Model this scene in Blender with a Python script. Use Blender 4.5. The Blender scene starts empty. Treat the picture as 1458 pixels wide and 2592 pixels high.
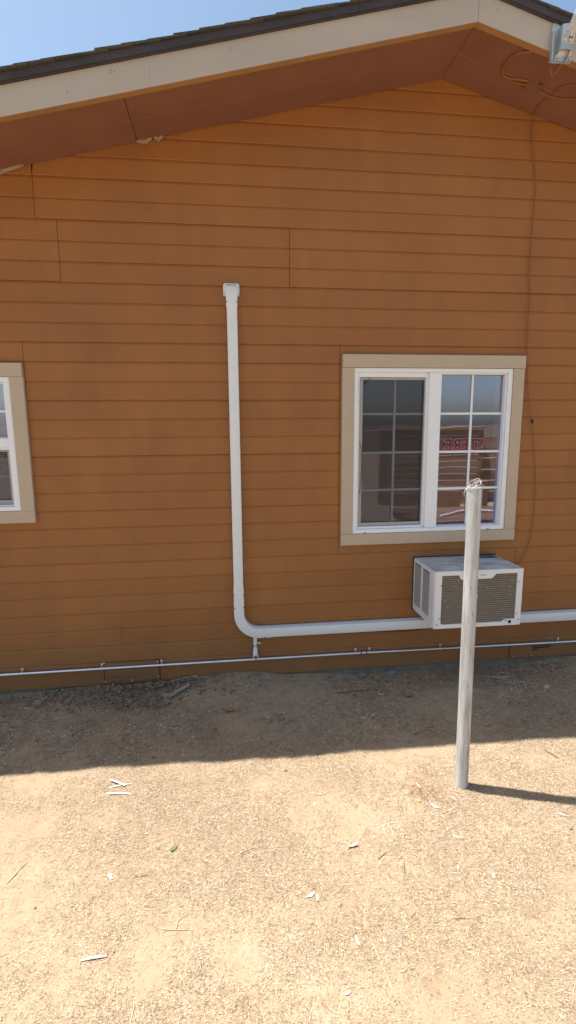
import bpy, math, random
import numpy as np
from mathutils import Vector, Matrix, Quaternion

random.seed(7)
RNG = np.random.default_rng(11)
R = math.radians
scene = bpy.context.scene
COL = scene.collection

# ------------------------------------------------------------------ camera
cam = bpy.data.cameras.new('camera')
cam_o = bpy.data.objects.new('camera', cam)
COL.objects.link(cam_o)
cam.sensor_fit = 'HORIZONTAL'
cam.sensor_width = 36.0
cam.lens = 36.0 * 1308.6 / 1458.0
cam.clip_start = 0.05
cam.clip_end = 3000
yaw, pitch, roll = R(6.942), R(-9.445), R(0.420)
fwd = Vector((math.sin(yaw) * math.cos(pitch), math.cos(yaw) * math.cos(pitch), math.sin(pitch)))
rt = Vector((math.cos(yaw), -math.sin(yaw), 0))
dn = fwd.cross(rt)
rt2 = math.cos(roll) * rt + math.sin(roll) * dn
dn2 = -math.sin(roll) * rt + math.cos(roll) * dn
cam_o.matrix_world = Matrix(((rt2.x, -dn2.x, -fwd.x, 0.0),
                             (rt2.y, -dn2.y, -fwd.y, -3.726),
                             (rt2.z, -dn2.z, -fwd.z, 1.909),
                             (0, 0, 0, 1)))
scene.camera = cam_o

# ------------------------------------------------------------------ light
SUN_EL, SUN_AZ = R(69.3), math.atan2(-0.945, 0.327)      # azimuth measured from +Y towards +X
world = bpy.data.worlds.new('World')
scene.world = world
world.use_nodes = True
wn = world.node_tree
wn.nodes.clear()
sky = wn.nodes.new('ShaderNodeTexSky')
sky.sky_type = 'NISHITA'
sky.sun_disc = False
sky.sun_elevation = SUN_EL
sky.sun_rotation = SUN_AZ
sky.air_density = 1.0
sky.dust_density = 2.0
sky.ozone_density = 1.0
bg = wn.nodes.new('ShaderNodeBackground')
bg.inputs['Strength'].default_value = 0.108
wo = wn.nodes.new('ShaderNodeOutputWorld')
wb = wn.nodes.new('ShaderNodeMix')          # white balance of the camera
wb.data_type = 'RGBA'
wb.blend_type = 'MULTIPLY'
wb.inputs[0].default_value = 1.0
wb.inputs[7].default_value = (0.97, 1.04, 1.0, 1)
wn.links.new(sky.outputs[0], wb.inputs[6])
wn.links.new(wb.outputs[2], bg.inputs[0])
wn.links.new(bg.outputs[0], wo.inputs[0])

sun = bpy.data.lights.new('sun', 'SUN')
sun.energy = 5.0
sun.angle = R(0.53)
sun.color = (1.0, 0.965, 0.90)
sun_o = bpy.data.objects.new('sun', sun)
COL.objects.link(sun_o)
to_sun = Vector((math.sin(SUN_AZ) * math.cos(SUN_EL), math.cos(SUN_AZ) * math.cos(SUN_EL), math.sin(SUN_EL)))
sun_o.rotation_euler = (-to_sun).to_track_quat('-Z', 'Y').to_euler()
sun_o.location = (-6, 4, 12)

scene.view_settings.view_transform = 'Standard'
scene.view_settings.look = 'None'
scene.view_settings.gamma = 1
scene.view_settings.use_curve_mapping = False
scene.view_settings.exposure = 0.85

# ------------------------------------------------------------------ materials
def mat(name, base, rough=0.7, metallic=0.0, var=0.0, var_scale=6.0, var2=None, bump=0.0, bump_scale=60.0,
        stretch=(1, 1, 1), spec=0.3, objvar=0.0, detail=4.0):
    """procedural paint/plastic/soil: base colour, broad blotches of var2, fine relief"""
    m = bpy.data.materials.new(name)
    m.use_nodes = True
    nt = m.node_tree
    b = nt.nodes['Principled BSDF']
    b.inputs['Roughness'].default_value = rough
    b.inputs['Metallic'].default_value = metallic
    b.inputs['Specular IOR Level'].default_value = spec
    tc = nt.nodes.new('ShaderNodeTexCoord')
    mp = nt.nodes.new('ShaderNodeMapping')
    mp.inputs['Scale'].default_value = stretch
    nt.links.new(tc.outputs['Object'], mp.inputs[0])
    col = None
    if var > 0:
        n = nt.nodes.new('ShaderNodeTexNoise')
        n.inputs['Scale'].default_value = var_scale
        n.inputs['Detail'].default_value = detail
        n.inputs['Roughness'].default_value = 0.62
        nt.links.new(mp.outputs[0], n.inputs['Vector'])
        r = nt.nodes.new('ShaderNodeMapRange')
        r.inputs['From Min'].default_value = 0.36
        r.inputs['From Max'].default_value = 0.66
        r.inputs['To Max'].default_value = var
        nt.links.new(n.outputs['Fac'], r.inputs[0])
        mx = nt.nodes.new('ShaderNodeMix')
        mx.data_type = 'RGBA'
        mx.inputs[6].default_value = (*base, 1)
        mx.inputs[7].default_value = (*(var2 or [c * 0.6 for c in base]), 1)
        nt.links.new(r.outputs[0], mx.inputs[0])
        col = mx.outputs[2]
    if objvar > 0:
        oi = nt.nodes.new('ShaderNodeObjectInfo')
        mr = nt.nodes.new('ShaderNodeMapRange')
        mr.inputs['To Min'].default_value = 1 - objvar
        mr.inputs['To Max'].default_value = 1 + objvar
        nt.links.new(oi.outputs['Random'], mr.inputs[0])
        hs = nt.nodes.new('ShaderNodeHueSaturation')
        if col:
            nt.links.new(col, hs.inputs['Color'])
        else:
            hs.inputs['Color'].default_value = (*base, 1)
        nt.links.new(mr.outputs[0], hs.inputs['Value'])
        col = hs.outputs[0]
    if col:
        nt.links.new(col, b.inputs['Base Color'])
    else:
        b.inputs['Base Color'].default_value = (*base, 1)
    if bump > 0:
        n2 = nt.nodes.new('ShaderNodeTexNoise')
        n2.inputs['Scale'].default_value = bump_scale
        n2.inputs['Detail'].default_value = 5
        nt.links.new(mp.outputs[0], n2.inputs['Vector'])
        bp = nt.nodes.new('ShaderNodeBump')
        bp.inputs['Strength'].default_value = bump
        bp.inputs['Distance'].default_value = 0.004
        nt.links.new(n2.outputs['Fac'], bp.inputs['Height'])
        nt.links.new(bp.outputs[0], b.inputs['Normal'])
    return m


def attr_mat(name, rough=0.8, trans=0.0):
    m = bpy.data.materials.new(name)
    m.use_nodes = True
    nt = m.node_tree
    b = nt.nodes['Principled BSDF']
    b.inputs['Roughness'].default_value = rough
    b.inputs['Specular IOR Level'].default_value = 0.2
    a = nt.nodes.new('ShaderNodeAttribute')
    a.attribute_name = 'Col'
    nt.links.new(a.outputs['Color'], b.inputs['Base Color'])
    return m


def siding_mat():
    """brown house paint over embossed wood-grain hardboard, dust splashed on the lowest courses"""
    m = mat('siding_paint', (0.345, 0.138, 0.037), rough=0.55, var=0.75, var_scale=1.8, var2=(0.285, 0.113, 0.034),
            spec=0.35, objvar=0.035)
    nt = m.node_tree
    b = nt.nodes['Principled BSDF']
    src = b.inputs['Base Color'].links[0].from_socket
    tc = nt.nodes.new('ShaderNodeTexCoord')
    # grain
    mp = nt.nodes.new('ShaderNodeMapping')
    mp.inputs['Scale'].default_value = (2.2, 20, 60)
    nt.links.new(tc.outputs['Object'], mp.inputs[0])
    w = nt.nodes.new('ShaderNodeTexNoise')
    w.inputs['Scale'].default_value = 2.5
    w.inputs['Detail'].default_value = 6
    w.inputs['Distortion'].default_value = 1.2
    nt.links.new(mp.outputs[0], w.inputs['Vector'])
    bp = nt.nodes.new('ShaderNodeBump')
    bp.inputs['Strength'].default_value = 0.35
    bp.inputs['Distance'].default_value = 0.0012
    nt.links.new(w.outputs['Fac'], bp.inputs['Height'])
    nt.links.new(bp.outputs[0], b.inputs['Normal'])
    mp2 = nt.nodes.new('ShaderNodeMapping')
    mp2.inputs['Scale'].default_value = (3.2, 1, .35)
    nt.links.new(tc.outputs['Object'], mp2.inputs[0])
    n3 = nt.nodes.new('ShaderNodeTexNoise')
    n3.inputs['Scale'].default_value = 2.4
    n3.inputs['Detail'].default_value = 7
    n3.inputs['Roughness'].default_value = 0.65
    nt.links.new(mp2.outputs[0], n3.inputs['Vector'])
    mr3 = nt.nodes.new('ShaderNodeMapRange')
    mr3.inputs['From Min'].default_value = 0.3
    mr3.inputs['From Max'].default_value = 0.7
    mr3.inputs['To Min'].default_value = 0.95
    mr3.inputs['To Max'].default_value = 1.05
    nt.links.new(n3.outputs['Fac'], mr3.inputs[0])
    hs3 = nt.nodes.new('ShaderNodeHueSaturation')
    nt.links.new(src, hs3.inputs['Color'])
    nt.links.new(mr3.outputs[0], hs3.inputs['Value'])
    src = hs3.outputs[0]
    # dust near the soil
    sx = nt.nodes.new('ShaderNodeSeparateXYZ')
    nt.links.new(tc.outputs['Object'], sx.inputs[0])
    n = nt.nodes.new('ShaderNodeTexNoise')
    n.inputs['Scale'].default_value = 5
    n.inputs['Detail'].default_value = 6
    nt.links.new(tc.outputs['Object'], n.inputs['Vector'])
    ad = nt.nodes.new('ShaderNodeMath')
    ad.operation = 'MULTIPLY_ADD'
    ad.inputs[1].default_value = 0.35
    nt.links.new(n.outputs['Fac'], ad.inputs[0])
    nt.links.new(sx.outputs['Z'], ad.inputs[2])
    mr = nt.nodes.new('ShaderNodeMapRange')
    mr.inputs['From Min'].default_value = 0.75
    mr.inputs['From Max'].default_value = 0.22
    mr.inputs['To Min'].default_value = 0.0
    mr.inputs['To Max'].default_value = 0.30
    nt.links.new(ad.outputs[0], mr.inputs[0])
    mx = nt.nodes.new('ShaderNodeMix')
    mx.data_type = 'RGBA'
    nt.links.new(mr.outputs[0], mx.inputs[0])
    nt.links.new(src, mx.inputs[6])
    mx.inputs[7].default_value = (0.235, 0.150, 0.085, 1)
    nt.links.new(mx.outputs[2], b.inputs['Base Color'])
    return m


def soil_mat():
    m = bpy.data.materials.new('dry_soil')
    m.use_nodes = True
    nt = m.node_tree
    b = nt.nodes['Principled BSDF']
    b.inputs['Roughness'].default_value = 0.95
    b.inputs['Specular IOR Level'].default_value = 0.1
    tc = nt.nodes.new('ShaderNodeTexCoord')

    def noise(scale, detail=5, rough=0.6, sx=1.0, rot=0.0):
        mp = nt.nodes.new('ShaderNodeMapping')
        mp.inputs['Scale'].default_value = (sx, 1, 1)
        mp.inputs['Rotation'].default_value = (0, 0, rot)
        nt.links.new(tc.outputs['Object'], mp.inputs[0])
        n = nt.nodes.new('ShaderNodeTexNoise')
        n.inputs['Scale'].default_value = scale
        n.inputs['Detail'].default_value = detail
        n.inputs['Roughness'].default_value = rough
        nt.links.new(mp.outputs[0], n.inputs['Vector'])
        return n.outputs['Fac']

    def mixc(fac, lo, hi, a, bcol):
        mr = nt.nodes.new('ShaderNodeMapRange')
        mr.inputs['From Min'].default_value = lo
        mr.inputs['From Max'].default_value = hi
        nt.links.new(fac, mr.inputs[0])
        mx = nt.nodes.new('ShaderNodeMix')
        mx.data_type = 'RGBA'
        nt.links.new(mr.outputs[0], mx.inputs[0])
        for i, c in ((6, a), (7, bcol)):
            if isinstance(c, tuple):
                mx.inputs[i].default_value = (*c, 1)
            else:
                nt.links.new(c, mx.inputs[i])
        return mx.outputs[2]
    c = mixc(noise(1.6, 6), 0.35, 0.65, (0.345, 0.256, 0.166), (0.400, 0.305, 0.205))
    c = mixc(noise(14, 6, 0.7), 0.50, 0.72, c, (0.285, 0.200, 0.126))
    c = mixc(noise(90, 5, 0.75), 0.56, 0.72, c, (0.20, 0.125, 0.075))
    c = mixc(noise(150, 3, 0.7, 0.45, 0.9), 0.60, 0.72, c, (0.44, 0.33, 0.215))
    nt.links.new(c, b.inputs['Base Color'])
    bp = nt.nodes.new('ShaderNodeBump')
    bp.inputs['Strength'].default_value = 0.7
    bp.inputs['Distance'].default_value = 0.006
    nt.links.new(noise(70, 6, 0.7), bp.inputs['Height'])
    nt.links.new(bp.outputs[0], b.inputs['Normal'])
    return m


def glass_mat(name, refl, tint=(0.93, 0.96, 0.95)):
    m = bpy.data.materials.new(name)
    m.use_nodes = True
    nt = m.node_tree
    nt.nodes.clear()
    o = nt.nodes.new('ShaderNodeOutputMaterial')
    t = nt.nodes.new('ShaderNodeBsdfTransparent')
    t.inputs[0].default_value = (*tint, 1)
    g = nt.nodes.new('ShaderNodeBsdfGlossy')
    g.inputs['Color'].default_value = (0.80, 0.75, 1.0, 1)
    g.inputs['Roughness'].default_value = 0.012
    f = nt.nodes.new('ShaderNodeFresnel')
    f.inputs['IOR'].default_value = 1.5
    a = nt.nodes.new('ShaderNodeMath')
    a.operation = 'ADD'
    a.inputs[1].default_value = refl
    a.use_clamp = True
    mx = nt.nodes.new('ShaderNodeMixShader')
    nt.links.new(f.outputs[0], a.inputs[0])
    nt.links.new(a.outputs[0], mx.inputs[0])
    nt.links.new(t.outputs[0], mx.inputs[1])
    nt.links.new(g.outputs[0], mx.inputs[2])
    tc = nt.nodes.new('ShaderNodeTexCoord')
    n = nt.nodes.new('ShaderNodeTexNoise')
    n.inputs['Scale'].default_value = 3.0
    n.inputs['Detail'].default_value = 1
    nt.links.new(tc.outputs['Object'], n.inputs['Vector'])
    bp = nt.nodes.new('ShaderNodeBump')
    bp.inputs['Strength'].default_value = 0.06
    bp.inputs['Distance'].default_value = 0.01
    nt.links.new(n.outputs['Fac'], bp.inputs['Height'])
    nt.links.new(bp.outputs[0], g.inputs['Normal'])
    nt.links.new(mx.outputs[0], o.inputs[0])
    return m


def screen_mat():
    """woven insect screen: half of it is dark wire, half is open"""
    m = bpy.data.materials.new('insect_screen')
    m.use_nodes = True
    nt = m.node_tree
    nt.nodes.clear()
    o = nt.nodes.new('ShaderNodeOutputMaterial')
    t = nt.nodes.new('ShaderNodeBsdfTransparent')
    d = nt.nodes.new('ShaderNodeBsdfDiffuse')
    d.inputs[0].default_value = (0.075, 0.072, 0.068, 1)
    mx = nt.nodes.new('ShaderNodeMixShader')
    mx.inputs[0].default_value = 0.34
    nt.links.new(t.outputs[0], mx.inputs[1])
    nt.links.new(d.outputs[0], mx.inputs[2])
    nt.links.new(mx.outputs[0], o.inputs[0])
    return m


M = {
    'siding': siding_mat(),
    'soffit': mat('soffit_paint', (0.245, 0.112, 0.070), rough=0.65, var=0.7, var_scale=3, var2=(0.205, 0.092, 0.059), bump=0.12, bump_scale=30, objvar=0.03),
    'trim': mat('taupe_trim_paint', (0.52, 0.415, 0.300), rough=0.6, var=0.5, var_scale=5, var2=(0.475, 0.375, 0.27), bump=0.1, bump_scale=80),
    'fascia': mat('fascia_paint', (0.47, 0.41, 0.345), rough=0.6, var=0.7, var_scale=4, var2=(0.41, 0.35, 0.295), bump=0.15, bump_scale=60, stretch=(.3, 1, 1)),
    'vinyl': mat('white_vinyl', (0.84, 0.85, 0.86), rough=0.35, spec=0.4, var=0.2, var_scale=8, var2=(0.76, 0.76, 0.75)),
    'duct': mat('duct_plastic', (0.77, 0.785, 0.78), rough=0.45, spec=0.35, var=0.3, var_scale=7, var2=(0.71, 0.71, 0.69)),
    'pvc': mat('white_pvc', (0.78, 0.78, 0.80), rough=0.35, var=0.3, var_scale=20, var2=(0.62, 0.62, 0.66)),
    'grid': mat('muntin_grey_green', (0.76, 0.80, 0.785), rough=0.5),
    'screenframe': mat('screen_frame_grey', (0.40, 0.385, 0.365), rough=0.5, var=0.4, var_scale=12, var2=(0.31, 0.30, 0.28)),
    'screen': screen_mat(),
    'glass': glass_mat('window_glass', 0.20),
    'blind': mat('blind_white', (0.86, 0.86, 0.86), rough=0.5),
    'room': mat('room_plaster', (0.30, 0.26, 0.21), rough=0.9, var=0.4, var_scale=2),
    'card': mat('cardboard', (0.34, 0.22, 0.125), rough=0.9, var=0.5, var_scale=4, objvar=0.2),
    'concrete': mat('foundation_concrete', (0.27, 0.225, 0.178), rough=0.9, var=0.8, var_scale=9, var2=(0.15, 0.13, 0.105), bump=0.6, bump_scale=50),
    'drip': mat('rake_edge_dark', (0.066, 0.056, 0.060), rough=0.6, var=0.7, var_scale=9, var2=(0.038, 0.032, 0.034), stretch=(.4, 1, 1)),
    'shingle': mat('asphalt_shingle', (0.062, 0.058, 0.050), rough=0.95, var=0.8, var_scale=60, var2=(0.12, 0.11, 0.095), bump=0.8, bump_scale=150, objvar=0.25),
    'wood': mat('raw_roof_deck', (0.22, 0.15, 0.09), rough=0.9, var=0.5, var_scale=6, stretch=(.2, 1, 1)),
    'metal': mat('galvanised_conduit', (0.82, 0.85, 0.90), rough=0.24, metallic=0.9, var=0.4, var_scale=15, var2=(0.66, 0.68, 0.72)),
    'zinc': mat('bright_zinc', (0.72, 0.73, 0.74), rough=0.3, metallic=0.9),
    'galv': mat('weathered_galvanised_steel', (0.50, 0.53, 0.55), rough=0.45, metallic=0.55, var=0.7, var_scale=18, var2=(0.36, 0.37, 0.38)),
    'dark': mat('dark_gap', (0.018, 0.016, 0.014), rough=0.8),
    'black': mat('black_rubber', (0.02, 0.02, 0.02), rough=0.55),
    'cable': mat('painted_cable', (0.27, 0.116, 0.042), rough=0.6, var=0.3, var_scale=30),
    'acwhite': mat('ac_enamel', (0.78, 0.775, 0.77), rough=0.4, var=0.35, var_scale=9, var2=(0.66, 0.64, 0.62)),
    'actop': mat('ac_weathered_top', (0.62, 0.64, 0.64), rough=0.6, var=0.9, var_scale=11, var2=(0.33, 0.29, 0.23), detail=9, stretch=(.6, 1.4, 1), bump=0.3),
    'aclabel': mat('ac_label_grey', (0.115, 0.135, 0.150), rough=0.7, var=0.5, var_scale=25),
    'coil': mat('condenser_coil', (0.190, 0.150, 0.110), rough=0.75, var=0.5, var_scale=25, var2=(0.13, 0.10, 0.07)),
    'wire': mat('grille_wire', (0.36, 0.315, 0.265), rough=0.6),
    'speck': mat('bird_fleck', (0.72, 0.68, 0.58), rough=0.9),
    'lint': mat('torn_caulk_lint', (0.36, 0.245, 0.19), rough=0.95, var=0.6, var_scale=40),
    'screwdark': mat('dark_screw', (0.09, 0.08, 0.085), rough=0.5, metallic=0.5),
    'ply': mat('weathered_vent_board', (0.300, 0.150, 0.062), rough=0.85, var=0.8, var_scale=12, var2=(0.190, 0.100, 0.048), stretch=(.12, 1, 2.5), bump=0.6, bump_scale=25),
    'soil': soil_mat(),
    'clod': mat('dug_soil', (0.265, 0.195, 0.125), rough=1, var=0.8, var_scale=18, var2=(0.18, 0.132, 0.088), bump=0.8, bump_scale=90, spec=0.05),
    'straw': attr_mat('straw_litter'),
    'pole': mat('galvanised_post', (0.60, 0.615, 0.615), rough=0.5, metallic=0.15, var=1.0, var_scale=9, var2=(0.35, 0.345, 0.335), stretch=(4.5, 4.5, .5), detail=8),
    'wirelt': mat('pale_wire', (0.50, 0.47, 0.42), rough=0.5, metallic=0.4),
    'lath': mat('bleached_wood', (0.84, 0.79, 0.70), rough=0.85, var=0.4, var_scale=30),
    'greywood': mat('grey_wood', (0.40, 0.345, 0.28), rough=0.9, var=0.6, var_scale=20, stretch=(.2, 1, 1)),
    'twig': mat('dry_twig', (0.56, 0.455, 0.31), rough=0.9, var=0.5, var_scale=40, var2=(.38, .28, .18)),
    'twigdark': mat('dark_twig', (0.16, 0.095, 0.055), rough=0.9),
    'greenleaf': mat('dull_green_leaf', (0.17, 0.19, 0.10), rough=0.7),
    'orange': mat('orange_dead_leaf', (0.40, 0.19, 0.055), rough=0.8, var=0.7, var_scale=40),
    'paleleaf': mat('bleached_leaf', (0.76, 0.70, 0.57), rough=0.8, var=0.4, var_scale=60, var2=(0.6, 0.5, 0.36)),
    'pinkstick': mat('pinkish_bark', (0.38, 0.25, 0.20), rough=0.9, var=0.6, var_scale=40),
    'stone': mat('grey_pebble', (0.30, 0.25, 0.205), rough=0.85, var=0.6, var_scale=40),
    'bluebit': mat('blue_grey_bit', (0.37, 0.355, 0.355), rough=0.6),
    'redgrass': mat('reddish_dry_grass', (0.24, 0.085, 0.055), rough=0.9),
    'plank': mat('stall_plank', (0.46, 0.315, 0.19), rough=0.85, var=0.8, var_scale=5, stretch=(.2, 1, 1.5), var2=(0.33, 0.21, 0.12), objvar=0.18),
    'addedboard': mat('added_board', (0.235, 0.150, 0.085), rough=0.85, var=0.8, var_scale=4, stretch=(.2, 1.5, 1), objvar=0.25),
    'under': mat('rake_underside_paint', (0.40, 0.215, 0.090), rough=0.6, var=0.4, var_scale=5),
    'palestem': mat('pale_stem', (0.68, 0.59, 0.45), rough=0.9, var=0.5, var_scale=40, var2=(.5, .4, .28)),
    'red': mat('sign_red', (0.60, 0.08, 0.045), rough=0.6),
    'signwhite': mat('sign_white', (0.8, 0.78, 0.75), rough=0.6),
    'addedbank': mat('added_bank_brown', (0.13, 0.105, 0.08), rough=1, var=0.8, var_scale=.6, var2=(0.10, 0.072, 0.042)),
    'hose': mat('white_hose', (0.8, 0.8, 0.78), rough=0.5),
}

# ------------------------------------------------------------------ mesh helpers
class MB:
    def __init__(self):
        self.v, self.f, self.smooth = [], [], False

    def add(self, vs, fs):
        n = len(self.v)
        self.v += [tuple(p) for p in vs]
        self.f += [tuple(i + n for i in f) for f in fs]
        return self

    def box(self, x0, x1, y0, y1, z0, z1, bev=0.0):
        if bev <= 0:
            vs = [(x, y, z) for x in (x0, x1) for y in (y0, y1) for z in (z0, z1)]
            fs = [(0, 1, 3, 2), (4, 6, 7, 5), (0, 4, 5, 1), (2, 3, 7, 6), (0, 2, 6, 4), (1, 5, 7, 3)]
            return self.add(vs, fs)
        b = min(bev, (x1 - x0) * .45, (y1 - y0) * .45, (z1 - z0) * .45)
        X, Y, Z = (x0, x1), (y0, y1), (z0, z1)
        vs, idx = [], {}
        for i in (0, 1):
            for j in (0, 1):
                for k in (0, 1):
                    sx, sy, sz = (b if i == 0 else -b), (b if j == 0 else -b), (b if k == 0 else -b)
                    for a in range(3):
                        idx[i, j, k, a] = len(vs)
                        vs.append((X[i] + (0 if a == 0 else sx), Y[j] + (0 if a == 1 else sy), Z[k] + (0 if a == 2 else sz)))
        fs = []
        q = ((0, 0), (1, 0), (1, 1), (0, 1))
        for s in (0, 1):
            fs.append([idx[s, a, c, 0] for a, c in (q if s else q[::-1])])
            fs.append([idx[a, s, c, 1] for a, c in (q[::-1] if s else q)])
            fs.append([idx[a, c, s, 2] for a, c in (q if s else q[::-1])])
        for s in (0, 1):
            for t in (0, 1):
                fs.append((idx[s, t, 0, 0], idx[s, t, 1, 0], idx[s, t, 1, 1], idx[s, t, 0, 1]))
                fs.append((idx[s, 0, t, 0], idx[s, 1, t, 0], idx[s, 1, t, 2], idx[s, 0, t, 2]))
                fs.append((idx[0, s, t, 1], idx[1, s, t, 1], idx[1, s, t, 2], idx[0, s, t, 2]))
        for i in (0, 1):
            for j in (0, 1):
                for k in (0, 1):
                    fs.append((idx[i, j, k, 0], idx[i, j, k, 1], idx[i, j, k, 2]))
        return self.add(vs, fs)

    def prism(self, poly, axis, a0, a1):
        """extrude a 2-D polygon along axis: 'x' (poly in y,z), 'y' (poly in x,z), 'z' (poly in x,y)"""
        def P(u, w, a):
            return {'x': (a, u, w), 'y': (u, a, w), 'z': (u, w, a)}[axis]
        n = len(poly)
        vs = [P(u, w, a0) for u, w in poly] + [P(u, w, a1) for u, w in poly]
        fs = [tuple(range(n)), tuple(range(2 * n - 1, n - 1, -1))]
        fs += [(i, i + n, (i + 1) % n + n, (i + 1) % n) for i in range(n)]
        return self.add(vs, fs)

    def tube(self, pts, rad, n=8, caps=True):
        pts = [Vector(p) for p in pts]
        m = len(pts)
        rr = rad if isinstance(rad, (list, tuple)) else [rad] * m
        up = None
        vs = []
        for i, p in enumerate(pts):
            t = (pts[min(i + 1, m - 1)] - pts[max(i - 1, 0)]).normalized()
            if up is None:
                up = t.orthogonal().normalized()
            up = (up - t * up.dot(t)).normalized()
            s = t.cross(up)
            for k in range(n):
                a = 2 * math.pi * k / n
                vs.append(p + rr[i] * (math.cos(a) * up + math.sin(a) * s))
        fs = []
        for i in range(m - 1):
            for k in range(n):
                fs.append((i * n + k, i * n + (k + 1) % n, (i + 1) * n + (k + 1) % n, (i + 1) * n + k))
        if caps:
            fs += [tuple(range(n - 1, -1, -1)), tuple((m - 1) * n + k for k in range(n))]
        return self.add(vs, fs)

    def disc(self, c, r, axis='y', depth=0.003, n=10):
        c = Vector(c)
        d = {'x': Vector((1, 0, 0)), 'y': Vector((0, -1, 0)), 'z': Vector((0, 0, 1))}[axis]
        return self.tube([c, c + d * depth * .6, c + d * depth], [r, r, r * .6], n)

    def build(self, name, m, parent=None, origin=None, smooth=None):
        o_ = origin
        if o_ is None:
            o_ = Vector(parent['_o']) if parent is not None else Vector((0, 0, 0))
        o_ = Vector(o_)
        me = bpy.data.meshes.new(name)
        me.from_pydata([(x - o_.x, y - o_.y, z - o_.z) for x, y, z in self.v], [], self.f)
        me.materials.append(M[m] if isinstance(m, str) else m)
        import bmesh
        bm = bmesh.new()
        bm.from_mesh(me)
        bmesh.ops.recalc_face_normals(bm, faces=bm.faces)
        bm.to_mesh(me)
        bm.free()
        if smooth:
            me.polygons.foreach_set('use_smooth', [True] * len(me.polygons))
            try:
                me.set_sharp_from_angle(angle=R(38))
            except Exception:
                pass
        o = bpy.data.objects.new(name, me)
        COL.objects.link(o)
        if parent is not None:
            o.parent = parent
            if origin is not None:
                o.location = o_ - Vector(parent['_o'])
        else:
            o.location = o_
        o['_o'] = tuple(o_)
        return o


def thing(name, label, cat, loc, group=None):
    o = bpy.data.objects.new(name, None)
    COL.objects.link(o)
    o.location = loc
    o.empty_display_size = 0.1
    o['_o'] = tuple(loc)
    return tag(o, label, cat, group)


def tag(o, label, cat, group=None):
    o['label'] = label
    o['category'] = cat
    if group:
        o['group'] = group
    return o


# value noise for the terrain
def vnoise(x, y, scale, seed):
    g = np.random.default_rng(seed).random((256, 256))
    u, v = x * scale, y * scale
    iu, iv = np.floor(u).astype(int), np.floor(v).astype(int)
    fu, fv = u - iu, v - iv
    fu, fv = fu * fu * (3 - 2 * fu), fv * fv * (3 - 2 * fv)
    iu0, iv0, iu1, iv1 = iu % 256, iv % 256, (iu + 1) % 256, (iv + 1) % 256
    return (g[iu0, iv0] * (1 - fu) * (1 - fv) + g[iu1, iv0] * fu * (1 - fv) + g[iu0, iv1] * (1 - fu) * fv + g[iu1, iv1] * fu * fv) - 0.5


WALLX = np.array([-400, -4, -1.67, -1.2, -.97, -.62, -.45, -.3, .0, .17, .35, .6, .98, 1.63, 2.3, 2.6, 2.86, 400])
WALLZ = np.array([0, 0, -.012, .005, .020, .012, .020, .043, .046, .050, .022, .018, -.024, -.02, -.028, -.012, .010, 0])


def ground_z(x, y):
    x = np.asarray(x, float)
    y = np.asarray(y, float)
    w = np.clip(1 + y / 0.55, 0, 1)
    w = w * w * (3 - 2 * w)
    z = np.interp(x, WALLX, WALLZ) * w + 0.018 * (1 - w)
    near = np.exp(-((x / 6) ** 2 + ((y + 1) / 5) ** 2))
    z = z + near * (0.022 * vnoise(x + 40, y + 40, 1.3, 1) + 0.013 * vnoise(x + 40, y + 40, 4.2, 2)
                    + 0.007 * vnoise(x + 40, y + 40, 14, 3) + 0.004 * vnoise(x + 40, y + 40, 38, 4))
    # the hole dug beside the wall
    z = z - 0.045 * np.exp(-(((x + .52) / .16) ** 2 + ((y + .27) / .10) ** 2))
    z = z + 0.014 * np.exp(-(((x - 1.195) / .07) ** 2 + ((y + 1.40) / .07) ** 2))
    z = z - 0.012 * np.exp(-(((x - .25) / .20) ** 2 + ((y + 1.75) / .10) ** 2)) - 0.010 * np.exp(-(((x + .62) / .12) ** 2 + ((y + 1.9) / .2) ** 2))
    return z


def gz(x, y):
    return float(ground_z(np.array([x]), np.array([y]))[0])


# ------------------------------------------------------------------ ground
def axis_vals(lo, hi, step, far):
    a = list(np.arange(lo, hi + 1e-6, step))
    d, x = step, hi
    while x < far:
        d *= 1.35
        x += d
        a.append(x)
    d, x = step, lo
    pre = []
    while x > -far:
        d *= 1.35
        x -= d
        pre.append(x)
    return np.array(pre[::-1] + a)


gx = axis_vals(-2.1, 3.3, 0.0115, 900)
gy = axis_vals(-2.75, 0.06, 0.0115, 900)
XX, YY = np.meshgrid(gx, gy, indexing='ij')
ZZ = ground_z(XX, YY)
nx, ny = len(gx), len(gy)
me = bpy.data.meshes.new('ground')
V = np.stack([XX.ravel(), YY.ravel(), ZZ.ravel()], 1)
ii = (np.arange(nx - 1)[:, None] * ny + np.arange(ny - 1)[None, :]).ravel()
F = np.stack([ii, ii + ny, ii + ny + 1, ii + 1], 1)
me.vertices.add(len(V))
me.vertices.foreach_set('co', V.ravel())
me.loops.add(F.size)
me.loops.foreach_set('vertex_index', F.ravel())
me.polygons.add(len(F))
me.polygons.foreach_set('loop_start', np.arange(0, F.size, 4))
me.polygons.foreach_set('loop_total', np.full(len(F), 4))
me.polygons.foreach_set('use_smooth', np.ones(len(F), bool))
me.update()
me.validate()
me.materials.append(M['soil'])
ground = bpy.data.objects.new('ground', me)
COL.objects.link(ground)
ground['kind'] = 'structure'

# ------------------------------------------------------------------ house
XA, ZA = 1.505, 4.182                 # gable apex where soffit meets wall
ML, MR = 0.2436, 0.2660               # rake slopes
XL, XR = -4.3, 7.0
E_ = 0.126015
Z0 = 2.47
house = thing('house', 'brown lap sided house with taupe gable rake boards and white windows', 'house', (XA, 0, 0))


def rake(x):
    return ZA - (ML * (XA - x) if x < XA else MR * (x - XA))


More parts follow.
